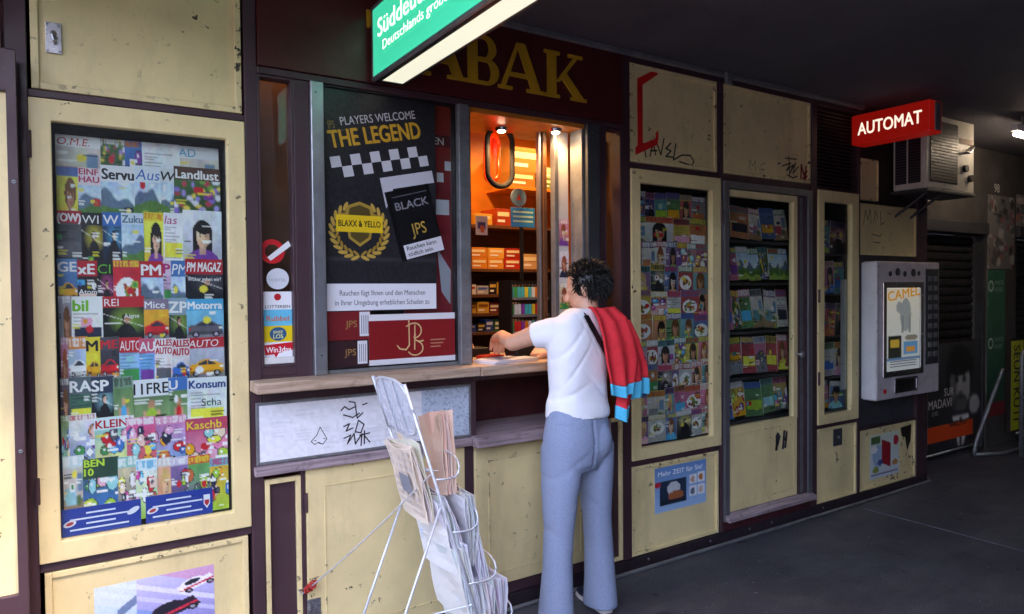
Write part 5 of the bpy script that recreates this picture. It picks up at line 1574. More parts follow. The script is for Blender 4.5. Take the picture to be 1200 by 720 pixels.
# magazines of the door-side case: nine rows behind glass
KN = {'land': 'landscape', 'face': 'portrait', 'car': 'car', 'toon': 'patterned', 'flower': 'flower', 'text': 'headline', 'dark': 'night-scene', 'sport': 'sports', 'food': 'food', 'room': 'interior'}
CN = [('red', 'c0283a'), ('pink', 'd86a90'), ('yellow', 'd8b83a'), ('teal', '4a9aa0'), ('white', 'd0ccc8'), ('blue', '3a68a8'), ('green', '4a8a4a'), ('purple', '7a4a88'), ('orange', 'd07a3a'), ('grey', '8a8a8c')]
def random_row(xs, zt, hh, Yr, where, group, n0, tiltmax=0.04, kinds=('face', 'face', 'toon', 'food', 'room', 'dark', 'text'), titles=None, lean=0.0):
    global sd_
    for i in range(len(xs) - 1):
        sd_ += 1
        k = kinds[rnd.randrange(len(kinds))]
        cn, cc = CN[rnd.randrange(len(CN))]
        bn, bc = CN[rnd.randrange(len(CN))]
        t = (titles or {}).get(i, '')
        magazine(xs[i], min(xs[i + 1] + 0.012 * rnd.random(), xs[-1]), zt + rnd.uniform(-0.008, 0.006), hh, Yr - 0.0012 * (i % 4), k, tuple(0.75 * q + 0.04 for q in hx(cc)), '%s %s magazine, %s masthead, %s %s' % (cn, KN[k], bn, ORD[i], where), group, t, (RED if t else hx(rnd.choice(['f4f2ee', 'f0d83a', 'c8202c', '1c1c24', 'f4f2ee', '2a4a9a']))), tuple(0.72 * q + 0.05 for q in hx(bc)) if not t else hx('e0dcd8'), 0.2, seed=sd_, tilt=rnd.uniform(-tiltmax, tiltmax), lean=lean)
for ri in range(10):
    Yr = 0.100 - ri * 0.0065
    n = rnd.choice([4, 5, 6, 6, 7])
    cuts = sorted([2.712 + (3.342 - 2.712) * (i + rnd.uniform(-0.22, 0.22)) / n for i in range(1, n)])
    xs = [2.710] + cuts + [3.344]
    zt = 2.13 - ri * 0.1432
    hh = min(0.19, zt - 0.685)
    random_row(xs, zt, hh, Yr, 'in the %s row of the door-side case' % ORD[ri], 'magazines in the door-side case', ri, titles={7: {n - 1: 'Lena'}, 8: {n - 1: 'GUSTO'}}.get(ri), tiltmax=0.03)
# shelves of the glazed door
for si, (zb, hh, n, tl, kinds) in enumerate(((0.716, 0.235, 5, 0.05, ('face', 'text', 'toon')), (0.991, 0.25, 6, 0.12, ('food', 'car', 'text', 'face')), (1.286, 0.265, 6, 0.10, ('flower', 'room', 'text')), (1.601, 0.225, 7, 0.05, ('land', 'flower', 'text')), (1.871, 0.22, 5, 0.12, ('text', 'room')))):
    xs = [3.45 + (4.150 - 3.45) * (i + (rnd.uniform(-0.2, 0.2) if 0 < i < n else 0)) / n for i in range(n + 1)]
    random_row(xs, zb + hh + 0.004, hh - 0.012, 0.085, 'from hinges, %s shelf behind the glazed door' % ORD[4 - si], 'books behind the glazed door', si, tiltmax=tl, kinds=kinds, lean=0.12)
# narrow case
for si, (zb, hh, n) in enumerate(((0.69, 0.20, 2), (0.93, 0.24, 3), (1.22, 0.24, 3), (1.52, 0.23, 3), (1.81, 0.24, 2))):
    xs = [4.425 + (4.80 - 4.425) * i / n for i in range(n + 1)]
    random_row(xs, zb + hh, hh, 0.085, 'in the %s row of the narrow case' % ORD[si], 'booklets in the narrow case', si, tiltmax=0.10, kinds=('dark', 'text', 'face'))
    sb = MB().box(4.412, 4.811, 0.03, 0.19, zb - 0.014, zb - 0.002, 'dark_grey').build('shelf', caseC)
poster('hanging_sheet', 4.66, 4.735, 0.83, 1.62, 0.022, Pic(6, 20, hx('a8a8ac')).speck(0.2, nrs, 2).a, 'long pale paper strip hanging behind the narrow case glass', cat='paper')

# ================================================================ INSIDE THE KIOSK
def downlight(x, y, z, label, power):
    t = thing('downlight', (x, y, z - 0.03), label, 'lamp', 'downlights over the service window')
    emit('lamp_glow', (1.0, 0.86, 0.62), 6.0) if 'lamp_glow' not in MATS else None
    MB().tube([(x, y, z - 0.001), (x, y, z - 0.018)], [0.034, 0.028], 'chrome', 18).build('housing', t)
    MB().tube([(x, y, z - 0.0185), (x, y, z - 0.022)], [0.020, 0.018], 'lamp_glow', 14).build('bulb', t)
    l = bpy.data.lights.new('spot', 'SPOT')
    l.energy = power
    l.color = (1.0, 0.62, 0.28)
    l.spot_size = R(150)
    l.spot_blend = 0.6
    l.shadow_soft_size = 0.03
    o = bpy.data.objects.new('lamp_light', l)
    col.objects.link(o)
    o.parent = t
    o.location = (0, 0, 0.0)
    WL[o] = WL[t]
LP = 4.0
downlight(1.93, 0.20, 2.408, 'small chrome downlight in the hatch soffit above the oval ring', LP * 0.35)
downlight(2.19, 0.08, 2.408, 'small chrome downlight in the hatch soffit beside the pale side screen', LP * 0.25)
downlight(2.05, 0.72, 2.80, 'round ceiling downlight over the rear shelves of the kiosk', LP)
downlight(2.72, 0.70, 2.80, 'round ceiling downlight over the box shelf of the kiosk', LP)
downlight(0.745, 0.105, 2.80, 'ceiling downlight behind the narrow sticker window', 0.9)

emit('neon_red', hx('ff2a08'), 0.10)
plain('orange_acrylic', hx('c8401c'), 0.3, var=0.1)
ov = thing('oval_sign', (1.86, 0.30, 1.95), 'hanging black oval ring with a red neon tube in the service window', 'sign')
def oval(rx, ry, k=36):
    out = []
    for i in range(k + 1):
        a = 2 * math.pi * i / k
        x, z = rx * math.cos(a), rx * math.sin(a)
        z += (ry - rx) * (1 if math.sin(a) >= 0 else -1)
        out.append((x, z))
    out[-1] = out[0]
    return out
OVX, OVZ = fac(586, 184, 0.30)
MB().tube([(OVX + x, 0.30, OVZ + z) for x, z in oval(0.078, 0.158)], 0.015, 'neon_black', 10).build('ring', ov, smooth=True)
MB().tube([(OVX - 0.020 + x * 0.45, 0.33, OVZ + z * 0.80) for x, z in oval(0.065, 0.145)], 0.010, 'neon_red', 8).build('neon_tube', ov, smooth=True)
MB().prism(Sheet((OVX - 0.02, 0.36, OVZ - 0.01)), oval(0.045, 0.125)[:-1], -0.004, 0.0, 'orange_acrylic').build('glow_panel', ov)
MB().tube([(OVX, 0.30, OVZ + 0.166), (OVX, 0.30, 2.408)], 0.002, 'black', 6).build('hanger', ov)

def carton(name, x, y, z, w, d, h, c, label, group, cat='box', stripe=None):
    m = MB()
    m.box(x, x + w, y, y + d, z, z + h, 'print', hx(c))
    if stripe:
        m.quad(Sheet((x, y, z)), w * 0.1, w * 0.9, h * 0.55, h * 0.8, hx(stripe), 0.0008)
        m.quad(Sheet((x, y, z)), w * 0.1, w * 0.6, h * 0.2, h * 0.35, hx('e8e4dc'), 0.0008)
    return m.build(name, None, 0.001, False, label, cat, group)
# shelf z: front boards at Y 1.25..1.52
cols_pack = [('red and white', 'b82a2c', 'e8e4dc'), ('gold', 'c89a3a', '7a4a1a'), ('white', 'd8d4cc', 'a83a34'), ('blue', '2a4a8a', 'd8d8dc'), ('black', '1c1a1c', 'c8a24a'), ('silver', 'a8a8ac', '3a5a9a'), ('maroon', '6a1a20', 'd8c8a8'), ('green', '2a6a4a', 'e0dcc8')]
shn = {1.30: 'lowest', 1.42: 'second', 1.54: 'third'}
for z in (1.30, 1.42, 1.54):
    x = 2.12
    k = 0
    while x < 2.80:
        cn, c, s_ = cols_pack[rnd.randrange(8)]
        w = rnd.choice((0.056, 0.085, 0.085))
        carton('cigarette_pack', x, 0.955 + 0.01 * rnd.random(), z + 0.0005, w, 0.09, rnd.uniform(0.05, 0.082), c, '%s cigarette pack standing %s on the %s rear shelf' % (cn, ORD[k % 12], shn[z]), 'cigarette packs on the rear shelves', 'cigarette pack', s_)
        x += w + 0.006
        k += 1
for (x, z, c, cn, w, h_, wh) in ((2.17, 1.7045, 'd8842a', 'orange', .118, .068, 'lying lowest by the jamb'), (2.295, 1.7045, 'd88a34', 'amber', .118, .068, 'lying lowest between orange and red ones'), (2.42, 1.7045, 'b83020', 'red', .125, .068, 'lying lowest under a darker red one'), (2.165, 1.773, 'd08030', 'orange-brown', .118, .066, 'stacked on the orange one'), (2.30, 1.773, 'e0a048', 'pale amber', .118, .066, 'stacked on the amber one'), (2.425, 1.773, 'a82a1c', 'dark red', .122, .066, 'stacked on the red one'), (2.56, 1.7045, 'c8a070', 'tan', .12, .10, 'standing beside the red stack'),
        (2.47, 2.2475, '9a6a30', 'brown', .20, .10, 'under a cardboard one on the high shelf'), (2.69, 2.2475, '6a7a3a', 'green', .16, .075, 'alone on the high shelf'), (2.48, 2.348, 'b07a3c', 'cardboard', .22, .16, 'on top of the high shelf'), (2.69, 2.323, 'd8c090', 'cream', .17, .07, 'on the green one on the high shelf'),
        (2.20, 1.9855, 'c8983c', 'golden', .13, .07, 'on the long board by the jamb'), (2.36, 1.9855, 'a03a20', 'rust red', .11, .11, 'on the long board near the globe card'), (2.50, 1.9855, 'b8b0a0', 'greyish', .12, .06, 'on the long board under the high shelf')):
    carton('storage_box', x, 0.96, z, w, 0.20, h_, c, '%s carton %s' % (cn, wh), 'cartons on the kiosk shelves', 'box', 'e8d8b0')
for i, (x, cn, c) in enumerate(((2.55, 'purple', '8a3a7a'), (2.60, 'violet', '9a4a90'), (2.65, 'plum', '6a2a60'))):
    m = MB()
    m.tube([(x, 0.965, 1.805 if i == 0 and False else 1.5405), (x, 0.965, 1.60)], [0.018, 0.014], 'print', 10, colr=hx(c))
    m.tube([(x, 0.965, 1.6005), (x, 0.965, 1.625)], 0.007, 'chrome', 8)
    m.build('refill_can', None, 0, False, 'small %s refill can before the rear shelf packs' % cn, 'can', 'refill cans in the kiosk')
# lighter display on the counter
ld = thing('lighter_display', (2.0, 0.42, 1.2155), 'black tiered counter stand filled with coloured lighters', 'display')
LDX0 = fac(592, 380, 0.42)[0]; LDX1 = fac(640, 380, 0.42)[0]
MB().box(LDX0, LDX0 + 0.012, 0.36, 0.48, 1.2155, 1.62, 'black').build('side', ld)
MB().box(LDX1 - 0.012, LDX1, 0.36, 0.48, 1.2155, 1.62, 'black').build('side', ld)
MB().box(LDX0, LDX1, 0.481, 0.49, 1.2155, 1.62, 'black').build('back', ld)
k = 0
for t in range(4):
    z = 1.235 + t * 0.096
    MB().box(LDX0 + 0.0125, LDX1 - 0.0125, 0.37, 0.4805, z - 0.014, z, 'alu_dull').build('tier', ld)
    x = LDX0 + 0.018
    while x < LDX1 - 0.034:
        cn, c = [('red', 'd02a24'), ('orange', 'e88424'), ('yellow', 'e8cc34'), ('green', '3a9a4a'), ('blue', '2a62b4'), ('purple', '8a3a98'), ('white', 'dcd8d0'), ('turquoise', '3ab0b4')][rnd.randrange(8)]
        m = MB()
        m.box(x, x + 0.020, 0.385, 0.397, z + 0.0005, z + 0.058, 'print', hx(c))
        m.box(x + 0.002, x + 0.018, 0.386, 0.396, z + 0.0585, z + 0.072, 'chrome')
        m.build('lighter', None, 0.002, False, '%s lighter standing %s in the %s tier of the counter stand' % (cn, ORD[k % 12], ORD[t]), 'lighter', 'lighters in the counter stand')
        x += 0.024
        k += 1
    k = 0
# globe display
gx, gz = fac(606, 232, 0.40)
gd = thing('globe_display', (gx + 0.03, 0.40, 1.62), 'blue cardboard display with a round medallion on the lighter stand', 'display')
MB().box(gx - 0.045, gx + 0.115, 0.39, 0.40, gz - 0.165, gz - 0.055, 'print', hx('2a84b8')).build('card', gd, 0.003)
m = MB()
m.tube([(gx, 0.392, gz), (gx, 0.382, gz)], 0.050, 'print', 24, colr=hx('6a8490'))
m.poly(Sheet((gx, 0.3815, gz)), [(-0.015, -0.015), (0.015, -0.015), (0, 0.02)], hx('d83a1c'), 0.0005)
m.build('medallion', gd)
MB().box(gx + 0.02, gx + 0.04, 0.40, 0.41, 1.6205, gz - 0.05, 'black').build('post', gd)
for i in range(3):
    MB().box(gx - 0.035, gx + 0.10, 0.3885, 0.3897, gz - 0.085 - 0.026 * i, gz - 0.075 - 0.026 * i, 'print', hx('bcd8b0')).build('print_line', gd)
# blue and white cards in the window
cx_, cz_ = fac(575, 255, 0.5)
poster('price_card', cx_ - 0.03, cx_ + 0.05, cz_ - 0.09, cz_ + 0.02, 0.62, Pic(10, 12, hx('d8d4dc')).rect(0.2, 0.3, 0.8, 0.7, hx('3a3a8a')).rect(0.4, 0.5, 0.7, 0.8, hx('d86a2a')).a, 'small white card with blue and orange print inside the hatch', cat='card')
# counter clutter
for i in range(4):
    NP = MB()
    NP.obox((1.80 + 0.006 * i, -0.02 + 0.004 * i, 1.2175 + 0.004 * i), (0.14, 0.02 + 0.004 * i, 0), (-0.012, 0.085, 0), (0, 0, 0.0018), 'print_matte', [hx('d8d4dc'), hx('c8b8c0'), hx('e0dee4'), hx('cfd0da')][i])
    for r_ in range(5):
        NP.quad(Sheet((1.69 + 0.006 * i, -0.09 + 0.004 * i, 1.2195 + 0.004 * i), (1, 0.14, 0), (-0.14, 1, 0)), 0.02, 0.12 + 0.1 * ((r_ * 7 + i) % 3) / 2, 0.02 + 0.028 * r_, 0.035 + 0.028 * r_, hx('8a8690'), 0.0005, 'print_matte')
    NP.build('newspaper', None, 0, False, '%s newspaper lying flat on the counter edge, %s in its pile' % (['pale lilac', 'pinkish', 'white', 'bluish grey'][i], ['lowest', 'second', 'third', 'topmost'][i]), 'newspaper', 'newspapers on the counter')
m = MB()
m.obox((1.985, 0.10, 1.255), (0.085, 0.01, 0), (-0.006, 0.05, 0.0), (0, 0.012, 0.038), 'black')
m.build('black_wallet', None, 0.008, False, 'open black leather wallet on the counter before the person', 'wallet')
m = MB()
m.obox((1.80, 0.12, 1.228), (0.06, 0.012, 0), (-0.006, 0.04, 0), (0, 0, 0.011), 'print', hx('c02a20'))
m.quad(Sheet((1.75, 0.075, 1.22)), 0.0, 0.05, 0.0, 0.012, hx('e8e0d8'), 0.0)
m.build('red_pack', None, 0.003, False, 'red cigarette pack lying on the counter under the hand', 'cigarette pack')
MB().box(1.66, 1.90, 0.28, 0.42, 1.2156, 1.262, 'black').build('coin_tray', None, 0.01, False, 'flat black coin tray on the counter inside the hatch', 'tray')
# magazines on the pale side screen
for i, (z, c, cn) in enumerate(((1.63, 'd8d0cc', 'white'), (1.80, 'c87a8a', 'rose'), (1.46, 'c8bc9a', 'cream'))):
    sd_ += 1
    magazine(2.232, 2.297, z + 0.14, 0.14, 0.1165, 'face', hx(c), '%s magazine clipped to the pale side screen of the hatch' % cn, 'magazines by the side screen', seed=sd_)
for i in range(4):
    sd_ += 1
    magazine(2.468, 2.560, 1.42 + i * 0.17 + 0.15, 0.15, 0.20, ['face', 'toon', 'text', 'face'][i], hx(['8a7a5a', 'c8a83a', 'd8d4cc', '5a6a7a'][i]), '%s small magazine in the narrow window past the hatch, %s up' % (['tan', 'gold', 'white', 'slate'][i], ORD[i]), 'magazines in the narrow window past the hatch', seed=sd_)

# ================================================================ NEWSPAPER RACK
rk = thing('newspaper_rack', (1.15, -0.55, 0), 'wire newspaper rack stuffed with folded papers before the counter', 'rack')
YF, YN = -0.40, -0.69
def rx(z):
    return 0.972 + (1.245 - z) * 0.315
for y in (YF, YN):
    MB().tube([(rx(1.245), y, 1.245), (rx(0.6), y, 0.6), (rx(0.012), y, 0.012)], 0.0058, 'wire', 8).build('rail', rk, smooth=True)
    MB().tube([(rx(0.80) - 0.002, y + 0.010, 0.80), (0.79, y + 0.010, 0.008)], 0.0052, 'wire', 8).build('leg', rk, smooth=True)
MB().tube([(0.902, YF, 0.30), (0.902, YN, 0.30)], 0.004, 'wire', 8).build('crossbar', rk)
MB().tube([(rx(0.80), YF, 0.80), (rx(0.80), YN, 0.80)], 0.006, 'wire', 8).build('crossbar', rk)
MB().tube([(0.90, YF, 0.285), (rx(0.42), YN, 0.42)], 0.004, 'wire', 8).build('brace', rk)
for z in (1.05, 0.93, 0.62, 0.45, 0.28, 0.12):
    MB().tube([(rx(z), YF, z), (rx(z), YN, z)], 0.0045, 'wire', 8).build('crossbar', rk)
# header plate: wire-framed clear sleeve
hp = []
D_ = np.array((-0.315, 0, 1.0)); D_ /= np.linalg.norm(D_)
P0 = np.array((rx(1.05), 0, 1.05))
fr = [(P0 + D_ * a + np.array((0, y, 0))) for a, y in ((0.0, YF), (0.21, YF), (0.21, YN), (0.0, YN), (0.0, YF))]
plain('sleeve', hx('c4c9d4'), 0.25, 0.0, var=0.05, scale=6)
m = MB()
m.tube(arc([tuple(q) for q in fr]), 0.006, 'wire', 8)
m.build('header_frame', rk, smooth=True)
mid = P0 + D_ * 0.105
m = MB()
m.obox((mid[0], (YF + YN) / 2, mid[2]), D_ * 0.098, (0, 0.138, 0), np.array((1, 0, 0.315)) * 0.0015, 'sleeve')
m.build('header_plate', rk)
for t in (0.33, 0.66):
    y = YF + (YN - YF) * t
    MB().tube([(P0 + np.array((-0.008, y, 0))), (P0 + D_ * 0.21 + np.array((-0.008, y, 0)))], 0.004, 'wire', 8).build('header_wire', rk)
# tier baskets
for i, z in enumerate((0.90, 0.70, 0.50, 0.32, 0.15)):
    x = rx(z)
    o = 0.10 + 0.012 * i
    m = MB()
    m.tube(arc([(x, YF, z), (x + o, YF, z - 0.01), (x + o, YF, z + 0.07), (x + o, YN, z + 0.07), (x + o, YN, z - 0.01), (x, YN, z)], 3), 0.0035, 'wire', 6)
    m.build('basket_wire', rk, smooth=True)
    m = MB()
    m.tube([(x, (YF + YN) / 2, z - 0.003), (x + o, (YF + YN) / 2, z - 0.013), (x + o + 0.012, (YF + YN) / 2, z + 0.09)], 0.0035, 'wire', 6)
    m.build('basket_wire', rk, smooth=True)
# rope to the kiosk
rp = MB()
A = np.array((rx(0.925), YN, 0.925)); Bq = np.array((0.82, -0.02, 0.33))
rp.tube([A * (1 - t) + Bq * t - np.array((0, 0, 0.012 * math.sin(math.pi * t))) for t in np.linspace(0, 1, 12)], 0.003, 'rope', 6)
rp.build('rope', rk)
rp = MB()
pts_ = []
for i in range(60):
    a = i * 0.9
    c = Bq + (A - Bq) * (i / 60 * 0.075)
    pts_.append(c + np.array((0.014 * math.cos(a), 0.008 * math.sin(a * 1.3), 0.014 * math.sin(a))))
rp.tube(pts_, 0.0025, 'rope_red', 6)
rp.build('rope_knot', rk)
m = MB()
m.tube([(0.812, -0.006, 0.335), (0.795, -0.03, 0.34), (0.785, -0.035, 0.345)], 0.004, 'steel', 8)
m.tube([(0.822, -0.006, 0.325), (0.80, -0.025, 0.322), (0.79, -0.028, 0.33)], 0.003, 'wire', 6)
m.build('rope_hook', rk)

def folded_paper(x, z, w, h, th, tilt, yc, c, label, twist=0.0, lift=0.0, seed=0, print_=True):
    """a folded newspaper hanging in the rack: layered, slightly curled sheets"""
    print_ = print_ and seed % 3 == 2
    rs = np.random.RandomState(seed)
    m = MB()
    n = max(3, int(th / 0.0055))
    ax = np.array((-math.sin(tilt), 0, math.cos(tilt)))
    nx = np.array((math.cos(tilt), 0, math.sin(tilt)))
    wy = np.array((0.0, -1.0, 0.0))
    wy = wy * math.cos(twist) + ax * math.sin(twist)
    ax2 = np.cross(nx, wy)
    ax2 = ax2 if ax2[2] > 0 else -ax2
    for i in range(n):
        jw, jh = rs.uniform(-0.006, 0.006), rs.uniform(-0.012, 0.006)
        off = i * th / n
        bow = rs.uniform(0.002, 0.012)
        V = []
        K, Wn = 8, 5
        ph = rs.rand(4) * 6.28
        for a in range(K):
            ta = a / (K - 1)
            for b in range(Wn):
                tb = b / (Wn - 1)
                crm = 0.006 * math.sin(7 * ta + 4 * tb + ph[0]) + 0.005 * math.sin(11 * tb - 5 * ta + ph[1]) * ta + (0.022 * ta * ta * math.sin(3 * tb + ph[2]))
                V.append(np.array((x, yc, z)) + ax2 * ((h + jh) * ta + 0.008 * math.sin(5 * tb + ph[3]) * ta) + wy * (tb - 0.5) * (w + jw) + nx * (off + bow * math.sin(math.pi * ta) + crm * 0.7 + off * 0.25 * ta))
        V2 = [q + nx * (th / n * 0.45) for q in V]
        q = V + V2
        fs = []
        o = len(V)
        for a in range(K - 1):
            for b in range(Wn - 1):
                i0 = a * Wn + b
                fs += [(i0, i0 + Wn, i0 + Wn + 1, i0 + 1), (o + i0, o + i0 + 1, o + i0 + Wn + 1, o + i0 + Wn)]
            i0, i1 = a * Wn, a * Wn + Wn - 1
            fs += [(i0, o + i0, o + i0 + Wn, i0 + Wn), (i1, i1 + Wn, o + i1 + Wn, o + i1)]
        for b in range(Wn - 1):
            t_ = (K - 1) * Wn + b
            fs += [(b, b + 1, o + b + 1, o + b), (t_, o + t_, o + t_ + 1, t_ + 1)]
        cv = tuple(min(0.9, v * rs.uniform(0.9, 1.06)) for v in hx(c))
        m.add(q, fs, 'print_matte', cv)
    if print_:
        # columns of grey type and a picture on the sheet facing the wall side
        sh = Sheet(np.array((x, yc, z)) - wy * w * 0.5, wy, ax2)
        s_ = -1 if np.dot(sh.N, nx) > 0 else 1
        for r_ in range(9):
            v = h * (0.08 + 0.1 * r_)
            for c_ in range(4):
                if rs.rand() > 0.2:
                    m.quad(sh, w * (0.06 + 0.23 * c_), w * (0.06 + 0.23 * c_ + 0.19), v, v + h * 0.06, tuple(q * 0.84 for q in hx(c)), s_ * 0.0012, 'print_matte')
        m.quad(sh, w * 0.3, w * 0.75, h * 0.35, h * 0.6, hx('8a8a94'), s_ * 0.0018, 'print_matte')
    return m.build('newspaper', None, 0, False, label, 'newspaper', 'newspapers in the wire rack')
papers = [
 (1.060, 0.73, 0.21, 0.29, 0.034, 0.26, 'e6d6c8', 'beige folded newspaper leaning under the header plate of the rack', 0.0),
 (1.150, 0.80, 0.15, 0.30, 0.050, 0.02, 'ecccba', 'salmon pink rolled newspaper standing tallest in the rack', 0.18),
 (1.165, 0.52, 0.26, 0.30, 0.045, 0.26, 'eceaee', 'white folded newspaper in the second tier of the rack', 0.04),
 (1.225, 0.55, 0.22, 0.27, 0.035, 0.12, 'dad8de', 'grey folded newspaper behind the second tier of the rack', -0.06),
 (1.215, 0.33, 0.27, 0.32, 0.050, 0.25, 'e8e6ea', 'thick folded newspaper bundle in the third tier of the rack', -0.05),
 (1.275, 0.36, 0.24, 0.30, 0.040, 0.12, 'dcdae0', 'creased newspaper with a dark photo in the third tier of the rack', 0.05),
 (1.275, 0.15, 0.28, 0.33, 0.055, 0.22, 'e2dede', 'tall white newspaper bundle in the fourth tier of the rack', 0.03),
 (1.325, 0.19, 0.25, 0.30, 0.045, 0.10, 'cfccd4', 'ragged grey newspaper bundle bulging from the fourth tier of the rack', -0.08),
 (1.325, 0.03, 0.27, 0.22, 0.06, 0.15, 'e0d2ca', 'beige newspaper bundle in the lowest tier of the rack', 0.0),
]
for i, (x, z, w, h, th, tilt, c, lab, tw) in enumerate(papers):
    folded_paper(x + 0.012, z, w, h, th, tilt, -0.545, c, lab, tw, seed=50 + i)

# ================================================================ PEOPLE
def ringpts(c, a, b, yaw=0.0, n=24, e=2.0, z=None):
    out = []
    cy, sy = math.cos(yaw), math.sin(yaw)
    for k in range(n):
        t = 2 * math.pi * k / n
        x = a * math.copysign(abs(math.cos(t)) ** (2 / e), math.cos(t))
        y = b * math.copysign(abs(math.sin(t)) ** (2 / e), math.sin(t))
        out.append(np.array((c[0] + x * cy - y * sy, c[1] + x * sy + y * cy, c[2])))
    return out
def caps(m, pts, rs, n=14):
    """closed tapered limb with rounded ends"""
    pts = [np.array(p, float) for p in pts]
    d0 = (pts[0] - pts[1]) / np.linalg.norm(pts[0] - pts[1])
    d1 = (pts[-1] - pts[-2]) / np.linalg.norm(pts[-1] - pts[-2])
    P_, R_ = [], []
    for q in (0.95, 0.7, 0.35):
        P_.append(pts[0] + d0 * rs[0] * q); R_.append(rs[0] * math.sqrt(1 - q * q))
    P_ += pts; R_ += list(rs)
    for q in (0.35, 0.7, 0.95):
        P_.append(pts[-1] + d1 * rs[-1] * q); R_.append(rs[-1] * math.sqrt(1 - q * q))
    m.tube(P_, R_, 'skin', n)
def fuse(m, mat, voxel, smooth, name, parent, wrinkle=None, **kw):
    """union of overlapping closed volumes -> one continuous smooth surface"""
    me = bpy.data.meshes.new('tmp')
    me.from_pydata(m.v, [], m.f)
    ob = bpy.data.objects.new('tmp', me)
    col.objects.link(ob)
    r_ = ob.modifiers.new('r', 'REMESH'); r_.mode = 'VOXEL'; r_.voxel_size = voxel
    s_ = ob.modifiers.new('s', 'SMOOTH'); s_.factor = 0.5; s_.iterations = smooth
    dg = bpy.context.evaluated_depsgraph_get()
    out = bpy.data.meshes.new_from_object(ob.evaluated_get(dg))
    bpy.data.objects.remove(ob)
    n = len(out.vertices)
    v = np.zeros(n * 3); out.vertices.foreach_get('co', v); v = v.reshape(-1, 3)
    if wrinkle:
        nn = np.zeros(n * 3); out.vertices.foreach_get('normal', nn); nn = nn.reshape(-1, 3)
        v = v + nn * wrinkle(v)[:, None]
    lo, hi = v.min(0), v.max(0)
    org = np.array(((lo[0] + hi[0]) / 2, (lo[1] + hi[1]) / 2, lo[2]))
    out.vertices.foreach_set('co', (v - org).ravel())
    out.materials.clear()
    out.materials.append(MATS[mat])
    out.polygons.foreach_set('use_smooth', [True] * len(out.polygons))
    out.polygons.foreach_set('material_index', [0] * len(out.polygons))
    out.update()
    return place(name, out, org, parent, 0, **kw)

def hand(m, wrist, d, up_, side, curl=0.5, size=1.0):
    """palm, four unequal fingers and a thumb leaving the side of the palm"""
    w = np.array(wrist, float); d = np.array(d, float); d /= np.linalg.norm(d)
    u = np.array(up_, float); u -= d * (u @ d); u /= np.linalg.norm(u)
    s = np.cross(d, u) * side
    k = size
    for t in (-0.026, -0.009, 0.009, 0.025):
        caps(m, [w + s * t * 0.6 * k, w + d * 0.045 * k + s * t * k, w + d * 0.085 * k + s * t * 1.15 * k], [0.017 * k, 0.0165 * k, 0.012 * k], 10)
    for i, (t, L) in enumerate(((-0.030, 0.058), (-0.010, 0.074), (0.010, 0.080), (0.029, 0.070))):
        b = w + d * 0.085 * k + s * t * 1.12 * k
        p, dd, q = [b], d.copy(), curl
        for j, f in enumerate((0.45, 0.32, 0.23)):
            dd = dd * math.cos(q) - u * math.sin(q)
            uu = None
            dd /= np.linalg.norm(dd)
            p.append(p[-1] + dd * L * f * k)
            q = curl * 0.9
        caps(m, p, [0.0095 * k, 0.0088 * k, 0.0082 * k, 0.0072 * k], 8)
    b = w + d * 0.030 * k + s * 0.030 * k
    caps(m, [b, b + (d * 0.6 + s * 0.8) * 0.034 * k, b + (d * 0.95 + s * 0.65 - u * 0.3) * 0.062 * k], [0.0135 * k, 0.011 * k, 0.0085 * k], 8)

def head(m, c, f, k=1.0):
    c = np.array(c, float); f = np.array(f, float); f /= np.linalg.norm(f)
    l = np.cross((0, 0, 1.0), f); l /= np.linalg.norm(l)
    u = np.cross(f, l)
    P_ = lambda a, b, e: c + f * a * k + l * b * k + u * e * k
    def ell(p, ra, rb, rc, n=16, q=10):
        vs = []
        tmp = MB().ball((0, 0, 0), (1, 1, 1), 'skin', n, q)
        for x, y, z in tmp.v:
            vs.append(p + f * x * ra * k + l * y * rb * k + u * z * rc * k)
        m.add(vs, tmp.f, 'skin')
    ell(P_(-0.008, 0, 0.018), 0.098, 0.076, 0.094)
    ell(P_(0.030, 0, -0.040), 0.062, 0.058, 0.070)
    ell(P_(0.052, 0, -0.085), 0.034, 0.036, 0.026)
    caps(m, [P_(0.085, 0, 0.0), P_(0.105, 0, -0.035)], [0.010 * k, 0.015 * k], 10)
    for s in (-1, 1):
        ell(P_(0.0, s * 0.078, -0.012), 0.020, 0.010, 0.032, 10, 8)
        ell(P_(0.078, s * 0.032, 0.004), 0.012, 0.016, 0.010, 10, 6)
    ell(P_(0.083, 0, -0.063), 0.012, 0.026, 0.009, 10, 6)
    return P_

